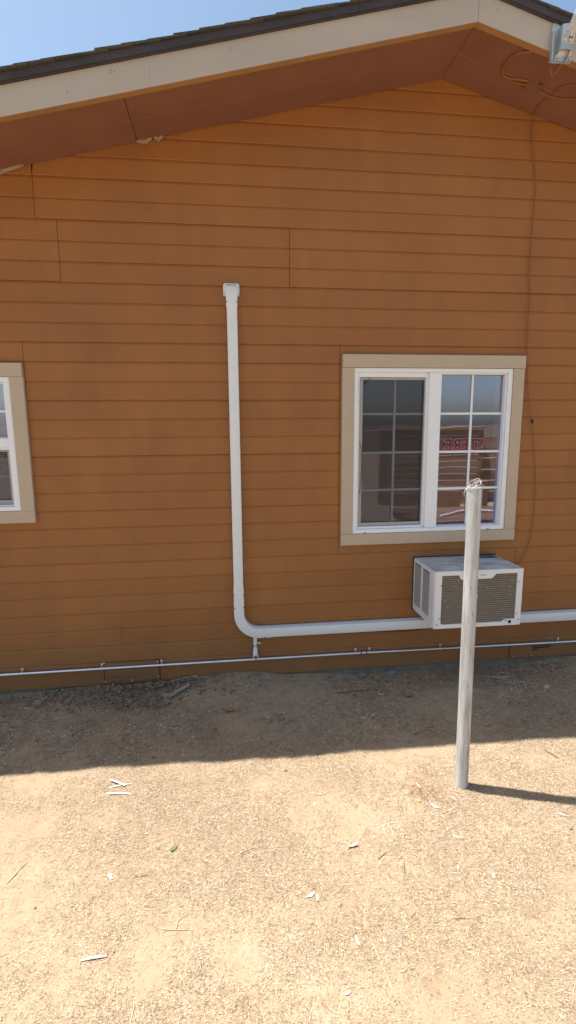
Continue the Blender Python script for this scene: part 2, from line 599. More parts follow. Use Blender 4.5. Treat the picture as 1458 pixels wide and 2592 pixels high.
# openings (x0,x1,z0,z1) = white frame outer edges
WIN_R = (0.934, 2.133, 1.110, 2.313)
WIN_L = (-2.30, -1.395, 1.3475, 2.241)
ACH = (1.44, 2.07, 0.50, 0.895)
HOLES = (WIN_R, WIN_L, ACH)

SEAMS = {}
for ks, xs in ((range(-12, -9), (1.057,)), (range(-9, -6), (-1.153,)), (range(-6, -3), (-1.025, .475)), (range(-3, 0), (4.3,)), (range(0, 3), (-1.30, .831)),
               (range(3, 12), (.831,)), (range(12, 15), (2.255,)), (range(15, 18), (-.79, 3.6)), (range(18, 19), (-.925, -.522, .768, 1.352, 2.253))):
    for k in ks:
        SEAMS[k] = xs


def siding_board(k, x0, x1):
    zt, zb = Z0 - E_ * k, Z0 - E_ * (k + 1)
    if k == 18:
        zb = 0.024
    h = zt - zb
    proud = 0.0112 if (k + 1) % 3 == 0 else 0.0080
    if k == 18:
        proud = 0.0112

    def yf(z):
        t = (z - zb)
        flat = h - 0.015
        if t <= flat:
            return -proud + (proud - 0.0068) * t / flat
        return -0.0068 + (0.0068 - 0.0012) * (t - flat) / 0.015
    rects = [(x0, x1, zb, zt)]
    for (hx0, hx1, hz0, hz1) in HOLES:
        new = []
        for (a, b, c, d) in rects:
            if hx1 <= a or hx0 >= b or hz1 <= c or hz0 >= d:
                new.append((a, b, c, d))
                continue
            if a < hx0:
                new.append((a, hx0, c, d))
            if b > hx1:
                new.append((hx1, b, c, d))
            m0, m1 = max(a, hx0), min(b, hx1)
            if d > hz1:
                new.append((m0, m1, max(c, hz1), d))
            if c < hz0:
                new.append((m0, m1, c, min(d, hz0)))
        rects = new
    mb = MB()
    wob = random.uniform(-.0012, .0012)
    for (a, b, c, d) in rects:
        zs = sorted({c, d, *[z for z in (zb + h - 0.015, zb + 0.003) if c < z < d]})
        lv, rv = [], []
        for z in zs:
            xl, xr = a, b
            if z > 3.2:
                xl = max(a, XA - (ZA + .05 - z) / ML)
                xr = min(b, XA + (ZA + .05 - z) / MR)
                if xl >= xr:
                    xl = xr = min(max(XA, a), b)
            y = yf(z) + (0.0015 if abs(z - zb) < 1e-6 else 0)
            lv.append((xl, y, z + wob))
            rv.append((xr, y, z + wob))
        if all(rv[i][0] - lv[i][0] < 1e-4 for i in range(len(zs))):
            continue
        n = len(zs)
        lb = [(lv[0][0], 0.008, lv[0][2]), (lv[-1][0], 0.008, lv[-1][2])]
        rb = [(rv[0][0], 0.008, rv[0][2]), (rv[-1][0], 0.008, rv[-1][2])]
        vs = lv + rv + lb + rb
        fs = [(i, i + n, i + n + 1, i + 1) for i in range(n - 1)]
        L0, L1, R0, R1 = 2 * n, 2 * n + 1, 2 * n + 2, 2 * n + 3
        fs += [(0, L0, R0, n), (n - 1, 2 * n - 1, R1, L1), (L0, L1, R1, R0),
               tuple([L0] + list(range(n)) + [L1]), tuple([R0] + list(range(n, 2 * n)) + [R1])]
        mb.add(vs, fs)
    if mb.v:
        mb.build('siding_board', 'siding', house)


for k in range(-14, 19):
    xs = sorted([XL, XR] + list(SEAMS.get(k, ())))
    for a, b in zip(xs[:-1], xs[1:]):
        ga, gb = [0.0003 if x in (1.057, -.79, .768) else 0.0015 for x in (a, b)]
        siding_board(k, a + (ga if a != XL else 0), b - (gb if b != XR else 0))

# wall core behind the boards (with the openings), so nothing shines through the joints
mb = MB()
cells_x = sorted({XL, XR, *[h[i] for h in HOLES for i in (0, 1)]})
cells_z = sorted({0.0, 2.9, *[h[i] for h in HOLES for i in (2, 3)]})
for a, b in zip(cells_x[:-1], cells_x[1:]):
    for c, d in zip(cells_z[:-1], cells_z[1:]):
        mx_, mz_ = (a + b) / 2, (c + d) / 2
        if any(h[0] < mx_ < h[1] and h[2] < mz_ < h[3] for h in HOLES):
            continue
        mb.box(a, b, 0.010, 0.10, c, d)
mb.prism([(XL, 2.9), (XR, 2.9), (XR, rake(XR) + .05), (XA, ZA + .05), (XL, rake(XL) + .05)], 'y', 0.010, 0.10)
mb.build('wall_core', 'dark', house)
# foundation
MB().box(XL, XR, 0.006, 0.16, -0.35, 0.022).build('foundation', 'concrete', house)
# other walls and a closed room behind
mb = MB()
mb.box(XL - .01, XL + .10, 0.10, 7, 0, 2.8)
mb.box(XR - .10, XR + .01, 0.10, 7, 0, 2.8)
mb.box(XL, XR, 6.9, 7.0, 0, 2.8)
mb.build('outer_wall', 'siding', house)
MB().box(XL + .1, XR - .1, .10, 6.9, 2.55, 2.6).build('ceiling', 'room', house)
MB().box(XL + .1, XR - .1, .10, 6.9, -.02, .05).build('floor', 'room', house)
MB().box(XL + .1, XR - .1, 3.2, 3.28, 0.06, 2.54).build('partition', 'room', house)

# soffit: two runs of boards per side, butt joint at x=-.495
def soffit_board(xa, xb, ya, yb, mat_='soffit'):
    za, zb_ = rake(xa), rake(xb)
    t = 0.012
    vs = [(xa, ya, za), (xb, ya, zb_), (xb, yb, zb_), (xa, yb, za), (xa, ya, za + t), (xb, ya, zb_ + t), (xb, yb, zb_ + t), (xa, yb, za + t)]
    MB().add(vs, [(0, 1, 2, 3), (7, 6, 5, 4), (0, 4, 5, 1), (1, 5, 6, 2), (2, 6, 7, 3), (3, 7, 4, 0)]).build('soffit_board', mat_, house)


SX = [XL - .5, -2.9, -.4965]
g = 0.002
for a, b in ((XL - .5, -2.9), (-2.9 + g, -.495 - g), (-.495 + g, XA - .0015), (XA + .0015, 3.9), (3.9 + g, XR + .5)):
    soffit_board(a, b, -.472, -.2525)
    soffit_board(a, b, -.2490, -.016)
# thin pale bead of paint along the joint between the two runs, and backing over the joints
for a, b in ((XL - .5, XA), (XA, XR + .5)):
    vs = []
    for x in (a, b):
        z = rake(x)
        vs += [(x, -.2530, z - .0012), (x, -.2488, z - .0012)]
    mb = MB().add(vs, [(0, 1, 3, 2)])
    mb.build('joint_bead', mat('joint_bead_paint', (0.36, 0.185, 0.125), rough=.7), house)

# fascia (rake) boards
def rake_strip(name, xa, xb, y0, y1, o0, o1, m, ends=None):
    """board following the rake between offsets o0..o1 above the soffit line"""
    za, zb_ = rake(xa), rake(xb)
    vs = [(xa, y0, za + o0), (xb, y0, zb_ + o0), (xb, y1, zb_ + o0), (xa, y1, za + o0), (xa, y0, za + o1), (xb, y0, zb_ + o1), (xb, y1, zb_ + o1), (xa, y1, za + o1)]
    return MB().add(vs, [(0, 1, 2, 3), (7, 6, 5, 4), (0, 4, 5, 1), (1, 5, 6, 2), (2, 6, 7, 3), (3, 7, 4, 0)]).build(name, m, house)


for a, b in ((XL - .55, -.346), (-.3454, XA - .001), (XA + .001, XR + .55)):
    rake_strip('rake_board', a, b, -.516, -.472, -.004, .158, 'fascia')
    rake_strip('underside_paint', a, b, -.5155, -.4725, -.0056, -.0042, 'under')
# dark metal rake edge: face, rolled bottom lip
for a, b in ((XL - .55, -1.6), (-1.598, .8), (.802, XA), (XA, 3.4), (3.402, XR + .55)):
    rake_strip('drip_edge', a, b, -.537, -.517, .150, .190, 'drip')
    rake_strip('drip_edge', a, b, -.531, -.517, .143, .1495, 'drip')
# roof deck
for a, b in ((XL - .6, XA), (XA, XR + .6)):
    rake_strip('roof_deck', a, b, -.516, 7.3, .160, .186, 'wood')
# shingles near the rake, one by one; the rest of the slope behind as one sheet
pitch = .137
for side in (-1, 1):
    length = (XA - XL + .6) if side < 0 else (XR + .6 - XA)
    n = int(length / pitch)
    for i in range(n):
        xa_ = XA + side * (i * pitch)
        xb_ = XA + side * ((i + 1) * pitch + .07)
        lift = .006 + random.uniform(0, .004)
        y0 = -.553 + random.uniform(-.006, .010)
        za, zb_ = rake(xa_) + .190, rake(xb_) + .190 + lift
        t = .0075 + random.uniform(0, .004)
        vs = [(xa_, y0, za), (xb_, y0, zb_), (xb_, -.02, zb_), (xa_, -.02, za), (xa_, y0, za + t), (xb_, y0, zb_ + t), (xb_, -.02, zb_ + t), (xa_, -.02, za + t)]
        MB().add(vs, [(0, 1, 2, 3), (7, 6, 5, 4), (0, 4, 5, 1), (1, 5, 6, 2), (2, 6, 7, 3), (3, 7, 4, 0)]).build('shingle', 'shingle', house)
for a, b in ((XL - .6, XA), (XA, XR + .6)):
    rake_strip('roof_slope', a, b, -.02, 7.35, .187, .205, 'shingle')

# nicks and nail heads in the rake board
for x, o1 in ((-.55, .10), (-.547, .115), (-.53, .105), (-.78, .05), (.1, .105), (1.62, .09)):
    MB().box(x - .0013, x + .0013, -.5166, -.5158, rake(x) + o1 - .005, rake(x) + o1 + .005).build('nick', 'screwdark', house)
# windows -----------------------------------------------------------------
def rect_frame(mb, x0, x1, z0, z1, w, y0, y1, bev=0.0015):
    wl, wr, wb, wt = w if isinstance(w, tuple) else (w,) * 4
    mb.box(x0, x1, y0, y1, z1 - wt, z1, bev)
    mb.box(x0, x1, y0, y1, z0, z0 + wb, bev)
    mb.box(x0, x0 + wl, y0, y1, z0 + wb, z1 - wt, bev)
    mb.box(x1 - wr, x1, y0, y1, z0 + wb, z1 - wt, bev)
    return mb


# right window: horizontal slider
x0, x1, z0, z1 = WIN_R
win = rect_frame(MB(), x0, x1, z0, z1, (.030, .034, .030, .028), -.026, .075).build('window', 'vinyl', house)
win['label'] = 'wide two pane sliding window with white frame above the air conditioner'
for nm, b in (('header_trim', (.847, 2.223, 2.3155, 2.406)), ('sill_trim', (.845, 2.221, 1.024, 1.1085)), ('side_trim', (.845, .9325, 1.110, 2.314)), ('side_trim', (2.1345, 2.219, 1.110, 2.314))):
    MB().box(b[0], b[1], -.036 - (.003 if nm == 'header_trim' else 0), .004, b[2], b[3], .002).build(nm, 'trim', win)
# inner stepped frame and meeting stile
MB().box(1.497, 1.590, -.016, .06, 1.140, 2.285, .003).build('meeting_stile', 'vinyl', win)
MB().box(1.478, 1.498, .002, .062, 1.142, 2.283, .002).build('meeting_stile', 'vinyl', win)
mb = rect_frame(MB(), .964, 1.4775, 1.140, 2.285, (.014, .004, .018, .034), -.008, .06)
mb.build('sash_frame', 'vinyl', win)
mb = rect_frame(MB(), 1.5905, 2.099, 1.140, 2.285, (.004, .010, .008, .012), -.006, .06)
mb.build('sash_frame', 'vinyl', win)
rect_frame(MB(), .979, 1.473, 1.159, 2.250, (.028, .0055, .026, .018), .008, .018).build('screen_frame', 'screenframe', win)
MB().box(1.007, 1.4675, .012, .0125, 1.185, 2.232).build('insect_screen', 'screen', win)
MB().box(.979, 1.473, .032, .034, 1.159, 2.250).build('glass_pane', 'glass', win)
MB().box(1.595, 2.088, .030, .032, 1.149, 2.272).build('glass_pane', 'glass', win)
for xc, xa_, xb_, yy, za_, zb_ in ((1.252, .98, 1.472, .0225, 1.160, 2.249), (1.846, 1.596, 2.087, .0215, 1.150, 2.271)):
    MB().box(xc - .0085, xc + .0085, yy, yy + .007, za_, zb_, .001).build('muntin', 'grid', win)
    for zc in (1.991, 1.708, 1.4295):
        MB().box(xa_, xb_, yy + .0005, yy + .0065, zc - .0085, zc + .0085, .001).build('muntin', 'grid', win)
# interior jamb lining
mb = MB()
mb.box(2.10, 2.135, .076, .16, 1.11, 2.313)
mb.box(.93, .965, .076, .16, 1.11, 2.313)
mb.box(.965, 2.10, .076, .16, 2.285, 2.313)
mb.box(.93, 2.135, .076, .20, 1.085, 1.11)
mb.build('jamb_lining', 'blind', win)
MB().box(.9645, .9685, -.0105, -.008, 2.06, 2.225).build('track_slot', 'screwdark', win)
for x in (1.02, 1.99):
    MB().box(x, x + .022, -.0275, -.0255, 1.112, 1.1165).build('weep_hole', 'dark', win)
# loose black cords of the screen spline
MB().tube([(1.06, .004, 2.247), (1.045, -.001, 2.235), (1.03, -.002, 2.217), (1.012, .004, 2.192)], .0022, 6).build('spline_cord', 'black', win, smooth=True)
MB().tube([(.980, .000, 1.778), (.990, -.004, 1.772), (.998, -.004, 1.745), (1.003, -.003, 1.66), (1.003, -.002, 1.58), (.997, -.002, 1.48), (.990, -.001, 1.405)], .0020, 6).build('spline_cord', 'black', win, smooth=True)

# left window: vertical slider with closed blinds
x0, x1, z0, z1 = WIN_L
winl = rect_frame(MB(), x0, x1, z0, z1, (.040, .040, .030, .034), -.026, .075).build('window', 'vinyl', house)
winl['label'] = 'white vertical sliding window with closed blinds cut off by the left edge'
for nm, b in (('header_trim', (-2.388, -1.307, 2.2425, 2.331)), ('sill_trim', (-2.388, -1.304, 1.263, 1.346)), ('side_trim', (-2.388, -2.3015, 1.3465, 2.242)), ('side_trim', (-1.3935, -1.304, 1.3465, 2.242))):
    MB().box(b[0], b[1], -.034 - (.003 if nm == 'header_trim' else 0), .004, b[2], b[3], .002).build(nm, 'trim', winl)
MB().box(-2.26, -1.436, -.014, .05, 1.777, 1.842, .003).build('meeting_rail', 'vinyl', winl)
rect_frame(MB(), -2.259, -1.4365, 1.843, 2.206, (.008, .008, .004, .010), -.006, .05).build('sash_frame', 'vinyl', winl)
rect_frame(MB(), -2.259, -1.4365, 1.379, 1.776, (.006, .006, .010, .012), -.012, .05).build('sash_frame', 'vinyl', winl)
rect_frame(MB(), -2.252, -1.443, 1.390, 1.763, (.018, .018, .030, .012), .006, .016).build('screen_frame', 'screenframe', winl)
MB().box(-2.235, -1.460, .011, .0115, 1.419, 1.752).build('insect_screen', 'screen', winl)
MB().box(-2.252, -1.443, .030, .032, 1.390, 1.763).build('glass_pane', 'glass', winl)
MB().box(-2.251, -1.445, .026, .028, 1.847, 2.196).build('glass_pane', 'glass', winl)
for zc in (2.019, 1.584):
    MB().box(-2.25, -1.446, .0175, .0245, zc - .0085, zc + .0085, .001).build('muntin', 'grid', winl)
for za_, zb_ in ((1.39, 1.763), (1.847, 2.196)):
    MB().box(-1.855, -1.84, .0180, .0240, za_, zb_, .001).build('muntin', 'grid', winl)
z = 1.375
while z < 2.215:
    vs = [(-2.252, .055, z), (-1.443, .055, z), (-1.443, .061, z + .026), (-2.252, .061, z + .026), (-2.252, .0555, z - .001), (-1.443, .0555, z - .001), (-1.443, .0615, z + .025), (-2.252, .0615, z + .025)]
    MB().add(vs, [(0, 1, 2, 3), (7, 6, 5, 4), (0, 4, 5, 1), (1, 5, 6, 2), (2, 6, 7, 3), (3, 7, 4, 0)]).build('blind_slat', 'blind', winl)
    z += .0235

# crawl-space vent cover of weathered board, bottom left
vent = MB().box(-.919, -.527, -.021, -.0145, .050, .198, .001).build('vent_cover', 'ply', house)
vent['label'] = 'weathered grooved board screwed over the crawl space vent'
for i in range(7):
    zc = .066 + i * .018
    a = -.905 + random.uniform(0, .16)
    MB().box(a, -.535, -.0235, -.021, zc, zc + .006, .001).build('louver', 'ply', vent)
for (x, z) in ((-.918, .200), (-.533, .187), (-.917, .054), (-.726, .051), (-.533, .068)):
    MB().disc((x, -.0215, z), .0055, 'y', .004).build('screw', 'zinc', vent, smooth=True)
# splintered slots, bottom right
vr = MB().box(2.262, 2.70, -.0175, -.0145, .030, .150, .001).build('vent_cover', 'siding', house)
vr['label'] = 'brown crawl space vent cover with two splintered slots'
for za_, xa_, xb_ in ((.119, 2.455, 2.615), (.104, 2.455, 2.600), (.090, 2.456, 2.50)):
    MB().box(xa_, xb_, -.0185, -.0170, za_, za_ + .0065).build('slot', 'dark', vr)
    MB().box(xa_ + .004, xb_ - .02, -.0205, -.0180, za_ - .006, za_ - .001).build('splinter', 'ply', vr)
for (x, z) in ((2.60, .186), (2.452, .040), (2.29, .045)):
    MB().disc((x, -.018, z), .005, 'y', .004).build('screw', 'zinc', vr, smooth=True)
# unpainted filler showing in two board joints
fill = [(-.7905, .455, .472), (-.7905, .418, .440), (-.7912, .368, .385), (-.7912, .300, .330), (1.352, .175, .198), (1.353, .070, .118), (1.353, .028, .052)]
for x, za_, zb_ in fill:
    MB().box(x - .003, x + .003, -.0178, -.008, za_, zb_, .001).build('filler', 'lint', house)
# torn caulk / web shreds where soffit meets the wall
for (xa_, xb_) in ((-1.53, -1.19), (-.50, -.40), (-.39, -.33)):
    mb = MB()
    n = 9
    vs = []
    for i in range(n + 1):
        t = i / n
        x = xa_ + (xb_ - xa_) * t
        hgt = .022 * math.sin(math.pi * t) * random.uniform(.6, 1.2) + .003
        z = rake(x) - .001
        vs += [(x, -.030 - .006 * math.sin(t * 9), z), (x, -.020, z - hgt)]
    fs = [(2 * i, 2 * i + 2, 2 * i + 3, 2 * i + 1) for i in range(n)]
    vs2 = [(x, y + .003, z) for x, y, z in vs]
    m_ = len(vs)
    mb.add(vs + vs2, fs + [tuple(j + m_ for j in f[::-1]) for f in fs])
    mb.build('torn_caulk', 'lint', house)
# light scuffs (chips of paint) on the boards
for x, z in ((1.47, 3.30), (-.16, 2.505), (.57, 2.70), (-1.33, .735), (2.39, 3.375), (.03, 1.42), (.62, 2.13), (1.42, 3.93)):
    MB().disc((x, -.0125, z), random.uniform(.003, .005), 'y', .0012, 6).build('paint_chip', 'lint', house)

# ------------------------------------------------------------------ air conditioner
AX0, AX1, AY1, AZ0, AZ1 = 1.425, 2.080, -.420, .490, .905
ac = thing('air_conditioner', 'white window air conditioner sticking out of the wall below the window', 'air conditioner', ((AX0 + AX1) / 2, 0, AZ0))
ac['_o'] = tuple(ac.location)
mb = MB()
mb.box(AX0, AX1, AY1 + .012, .30, AZ0 + .006, AZ1 - .003, .004)
mb.build('cabinet', 'acwhite', ac)
MB().box(AX0 + .004, AX1 - .004, AY1 + .020, .02, AZ1 - .0029, AZ1 + .0005, .0008).build('top_panel', 'actop', ac)
MB().box(1.925, 2.055, -.115, -.022, AZ1 + .0006, AZ1 + .0016).build('top_label', 'aclabel', ac)
MB().box(AX0 + .03, AX1 - .03, -.205, -.200, AZ1 + .0004, AZ1 + .003, .001).build('top_rib', 'actop', ac)
# front frame with the stepped top border and drain boss
B = .042
fx0, fx1, fz0, fz1 = AX0 + .004, AX1 - .004, AZ0, AZ1
ff = MB()
ff.prism([(fx0, fz0), (fx0 + B + .006, fz0), (fx0 + B + .006, fz1), (fx0, fz1)], 'y', AY1, AY1 + .014)
ff.prism([(fx1 - B, fz0), (fx1, fz0), (fx1, fz1), (fx1 - B, fz1)], 'y', AY1, AY1 + .014)
tx = fx1 - B - .16
ff.prism([(fx0 + B + .006, fz1), (fx0 + B + .006, fz1 - .030), (1.60, fz1 - .030), (1.615, fz1 - .062), (tx - .03, fz1 - .062), (tx, fz1 - .030), (fx1 - B, fz1 - .030), (fx1 - B, fz1)], 'y', AY1, AY1 + .014)
ff.prism([(fx0 + B + .006, fz0), (fx1 - B, fz0), (fx1 - B, fz0 + .046), (fx1 - B - .075, fz0 + .046), (fx1 - B - .095, fz0 + .028), (fx0 + B + .02, fz0 + .028), (fx0 + B + .006, fz0 + .040)], 'y', AY1, AY1 + .014)
ff.build('front_frame', 'acwhite', ac)
MB().box(fx0 + B, fx1 - B, AY1 + .011, AY1 + .0125, fz0 + .02, fz1 - .02).build('condenser_coil', 'coil', ac)
mb = MB()
zc = fz0 + .040
while zc < fz1 - .028:
    mb.tube([(fx0 + B, AY1 + .008, zc), (fx1 - B, AY1 + .008, zc)], .0017, 5)
    zc += .0158
mb.build('grille_wires', 'wire', ac)['kind'] = 'stuff'
MB().disc((fx1 - B - .040, AY1 - .0005, fz0 + .026), .0125, 'y', .003, 14).build('drain_plug', 'screwdark', ac, smooth=True)
MB().disc((fx1 - B - .040, AY1 - .0032, fz0 + .026), .007, 'y', .002, 12).build('drain_plug', 'black', ac, smooth=True)
for (x, z) in ((fx0 + .02, fz0 + .030), (fx0 + .042, fz0 + .075), (fx0 + .043, fz1 - .10), (fx1 - .018, fz0 + .040), (fx1 - .030, fz0 + .085), (fx1 - .030, fz1 - .095), (fx1 - B - .068, fz0 + .036)):
    MB().disc((x, AY1 - .0003, z), .0045, 'y', .002, 8).build('screw', 'screwdark', ac)
# faint lettering-sized plate impression on the top border
MB().box(1.755, 1.800, AY1 - .0008, AY1, fz1 - .040, fz1 - .030).build('name_plate', mat('plate_grey', (.52, .47, .45), rough=.5), ac)
# side louvres (two groups)
for ya, yb in ((-.165, -.045), (-.325, -.205)):
    MB().box(AX0 - .0012, AX0 - .0002, ya, yb, AZ0 + .060, AZ1 - .030).build('louver_recess', 'dark', ac)
    mb = MB()
    zc = AZ0 + .064
    while zc < AZ1 - .036:
        mb.box(AX0 - .0030, AX0 - .0013, ya, yb, zc, zc + .0048)
        zc += .0118
    mb.build('side_louvers', 'acwhite', ac)['kind'] = 'stuff'
MB().box(AX0 - .003, AX0 - .0002, -.190, -.180, AZ0 + .012, AZ1 - .006, .001).build('side_rib', 'acwhite', ac)
rs = random.Random(5)
for i in range(16):
    x, z = rs.uniform(fx0 + B + .02, fx1 - B - .02), rs.uniform(fz0 + .06, fz1 - .05)
    s = rs.uniform(.002, .0042)
    MB().disc((x, AY1 + .0063, z), s, 'y', .0015, 6).build('fleck', 'speck', ac)
# caulk gap around the unit
MB().box(AX0 - .006, AX1 + .006, -.0158, -.004, AZ0 - .004, AZ1 + .006).build('wall_gap', 'dark', ac)

# ------------------------------------------------------------------ white line-set duct
duct = thing('pipe_duct', 'white plastic pipe cover running down the wall and turning right under the window', 'duct', (.077, 0, .35))
YB, YF = -.014, -.075
def duct_profile(u0, u1):
    b = .008
    return [(u0, YB), (u0, YF + b), (u0 + b * .3, YF + b * .3), (u0 + b, YF), (u1 - b, YF), (u1 - b * .3, YF + b * .3), (u1, YF + b), (u1, YB)]


MB().prism(duct_profile(.042, .112), 'z', .655, 2.72).build('vertical_cover', 'duct', duct, smooth=True)
# horizontal: profile in (y,z)
pr_ = [(y, z) for z, y in duct_profile(.349, .421)]
MB().prism(pr_, 'x', .300, 3.6).build('horizontal_cover', 'duct', duct, smooth=True)
# sleeve joint + elbow (swept profile)
MB().prism([(a, b - .0022) for a, b in duct_profile(.039, .115)], 'z', .657, .742).build('joint_sleeve', 'duct', duct, smooth=True)
mb = MB()
ri, cx, cz = .1150, .2300, .5360
prof = [(d, y) for d, y in duct_profile(-.038, .038)]
rings = []
path = [((.077, 0.0, .656), 0.0), ((.077, 0, .60), 0.0)]
rc = .153
for i in range(13):
    a = math.pi / 2 * i / 12
    path.append(((.077 + rc * (1 - math.cos(a)), 0, .538 - rc * math.sin(a)), a))
path.append(((.315, 0, .385), math.pi / 2))
vs = []
for (px_, _, pz_), a in path:
    nxv, nzv = -math.cos(a), -math.sin(a)          # outward normal in xz (to lower-left)
    for d, y in prof:
        vs.append((px_ + nxv * d, y - .0022, pz_ + nzv * d))
n = len(prof)
fs = []
for i in range(len(path) - 1):
    for j in range(n):
        fs.append((i * n + j, i * n + (j + 1) % n, (i + 1) * n + (j + 1) % n, (i + 1) * n + j))
fs += [tuple(range(n)), tuple((len(path) - 1) * n + j for j in range(n - 1, -1, -1))]
mb.add(vs, fs).build('elbow', 'duct', duct, smooth=True)
# wall cap: flange and sleeve with sloped top
capo = MB()
capo.prism([(.022, 2.782), (.022, 2.842), (.028, 2.854), (.036, 2.858), (.118, 2.858), (.126, 2.854), (.131, 2.842), (.130, 2.782), (.124, 2.776), (.029, 2.776)], 'y', -.026, -.0165)
cap = capo.build('wall_cap', 'duct', duct)
mb = MB()
mb.prism([(-.018, 2.850), (-.050, 2.846), (-.068, 2.835), (-.079, 2.815), (-.079, 2.700), (-.018, 2.700)], 'x', .039, .1135)
mb.build('cap_sleeve', 'duct', cap, smooth=True)
for p in ((.030, -.0262, 2.788), (.123, -.0262, 2.788)):
    MB().disc(p, .0028, 'y', .002, 8).build('screw', 'screwdark', cap)
for p in ((.043, YF - .0035, 2.728), (.109, YF - .0035, 2.728), (.044, YF - .0005, .690), (.110, YF - .0005, .692), (.045, YF - .003, .592), (.111, YF - .003, .596), (.258, YF - .003, .412), (.261, YF - .003, .353)):
    MB().disc(p, .0042, 'y', .003, 8).build('clip_screw', 'screwdark', duct)

# ------------------------------------------------------------------ condensate drain
dr = thing('drain_pipe', 'short white drain pipe hanging below the duct bend', 'pipe', (.193, -.05, .195))
MB().tube([(.193, -.042, .352), (.193, -.042, .288)], .0155, 14).build('upper_pipe', 'pvc', dr, smooth=True)
MB().tube([(.193, -.042, .292), (.193, -.042, .262)], .0115, 12).build('neck', 'duct', dr, smooth=True)
MB().tube([(.193, -.042, .283), (.193, -.042, .279)], .0175, 12).build('clamp', 'zinc', dr)
MB().tube([(.193, -.042, .268), (.193, -.042, .232), (.193, -.044, .219), (.193, -.052, .208), (.193, -.066, .202), (.193, -.080, .200)], [.0175, .0175, .019, .0195, .0195, .0195], 16, caps=False).build('elbow_fitting', 'pvc', dr, smooth=True)
MB().tube([(.193, -.079, .200), (.193, -.0792, .200)], .0192, 16).build('rim', 'pvc', dr)
MB().tube([(.193, -.0795, .200), (.193, -.0797, .200)], .0125, 16).build('bore', 'screwdark', dr)
MB().box(.211, .233, -.046, -.043, .288, .306, .002).build('tag', mat('cream_tag', (.70, .58, .40), rough=.7), dr)
MB().tube([(.200, -.048, .284), (.208, -.047, .292), (.214, -.045, .297)], .0018, 6).build('tie', 'screwdark', dr)

# ------------------------------------------------------------------ conduit
cd = thing('conduit', 'thin metal electrical conduit strapped along the bottom of the wall', 'conduit', (.5, 0, .15))
CYC = -.030
def cz_at(x):
    return .1615 - max(0, x - 1.0) * .0072
MB().tube([(-4.2, CYC, .158), (-.6, CYC, .1612), (.32, CYC, .1620), (1.005, CYC, cz_at(1.005))], .0105, 12).build('conduit_tube', 'metal', cd, smooth=True)
MB().tube([(1.06, CYC, cz_at(1.06)), (2.3, CYC, cz_at(2.3)), (5.5, CYC, .135)], .0105, 12).build('conduit_tube', 'metal', cd, smooth=True)
MB().tube([(.995, CYC, .1617), (1.07, CYC, .1612)], .0128, 12).build('coupling', 'zinc', cd, smooth=True)
for x in (1.012, 1.052):
    MB().tube([(x, CYC, .162), (x + .007, CYC, .162)], .0155, 6).build('coupling_nut', 'screwdark', cd)
for x in (-1.492, -.935, -.506, .974, 1.085, 1.665, 2.672):
    z = cz_at(x)
    pts = []
    for i in range(9):
        a = -math.pi / 2 + math.pi * i / 8
        pts.append((CYC - .0125 * math.cos(a), z + .0125 * math.sin(a)))
    st = MB()
    inner = [(CYC - .0108 * math.cos(-math.pi / 2 + math.pi * i / 8), z + .0108 * math.sin(-math.pi / 2 + math.pi * i / 8)) for i in range(9)]
    for i in range(8):
        st.add([(xx, *p) for xx in (x - .009, x + .009) for p in (pts[i], pts[i + 1], inner[i + 1], inner[i])],
               [(0, 1, 5, 4), (2, 3, 7, 6), (0, 3, 2, 1), (4, 5, 6, 7), (0, 4, 7, 3), (1, 2, 6, 5)])
    st.box(x - .009, x + .009, -.0185, -.0145, z + .011, z + .036, .002)
    s_ = st.build('strap', 'zinc', cd)
    MB().disc((x, -.0185, z + .025), .0062, 'y', .004, 10).build('screw', 'zinc', s_, smooth=True)

# thin cable sagging under the duct
tag(MB().tube([(.80, -.060, .345), (1.06, -.035, .333), (1.22, -.022, .318), (1.38, -.022, .312), (1.55, -.022, .322), (1.75, -.022, .338), (2.0, -.03, .352)], .0035, 6).build('sagging_cable', 'cable', smooth=True),
    'thin brown cable sagging below the duct under the air conditioner', 'cable')

# ------------------------------------------------------------------ cable on the gable
def spline(pts, n=6):
    P_ = [Vector(p) for p in pts]
    out = []
    for i in range(len(P_) - 1):
        p0, p1, p2, p3 = P_[max(i - 1, 0)], P_[i], P_[i + 1], P_[min(i + 2, len(P_) - 1)]
        for j in range(n):
            t = j / n
            out.append(0.5 * ((2 * p1) + (p2 - p0) * t + (2 * p0 - 5 * p1 + 4 * p2 - p3) * t * t + (3 * p1 - p0 - 3 * p2 + p3) * t ** 3))
    out.append(P_[-1])
    return out


def sof(x, y, d=.008):
    return (x, y, rake(x) - d)


wall_c = [(2.168, -.022, 3.985), (2.160, -.022, 3.92), (2.167, -.022, 3.831), (2.195, -.022, 3.683), (2.217, -.022, 3.558), (2.215, -.022, 3.43), (2.211, -.022, 3.275), (2.211, -.022, 3.117), (2.214, -.022, 2.958),
          (2.226, -.022, 2.796), (2.226, -.022, 2.632), (2.232, -.022, 2.465), (2.244, -.022, 2.296), (2.271, -.024, 2.096), (2.297, -.026, 1.964), (2.332, -.024, 1.802), (2.360, -.022, 1.592), (2.378, -.022, 1.409),
          (2.378, -.022, 1.192), (2.367, -.022, 1.066), (2.346, -.022, .956), (2.294, -.022, .846), (2.20, -.022, .74)]
pts = [sof(2.31, -.30), sof(2.285, -.335), sof(2.235, -.365), sof(2.18, -.345), sof(2.155, -.28), sof(2.165, -.215), sof(2.142, -.135), sof(2.155, -.06)] + wall_c
wc = thing('coax_cable', 'thin brown painted cable running down the wall right of the window', 'cable', (2.25, -.02, .74))
MB().tube(spline(pts, 6), .0032, 6).build('cable_run', 'cable', wc, smooth=True)
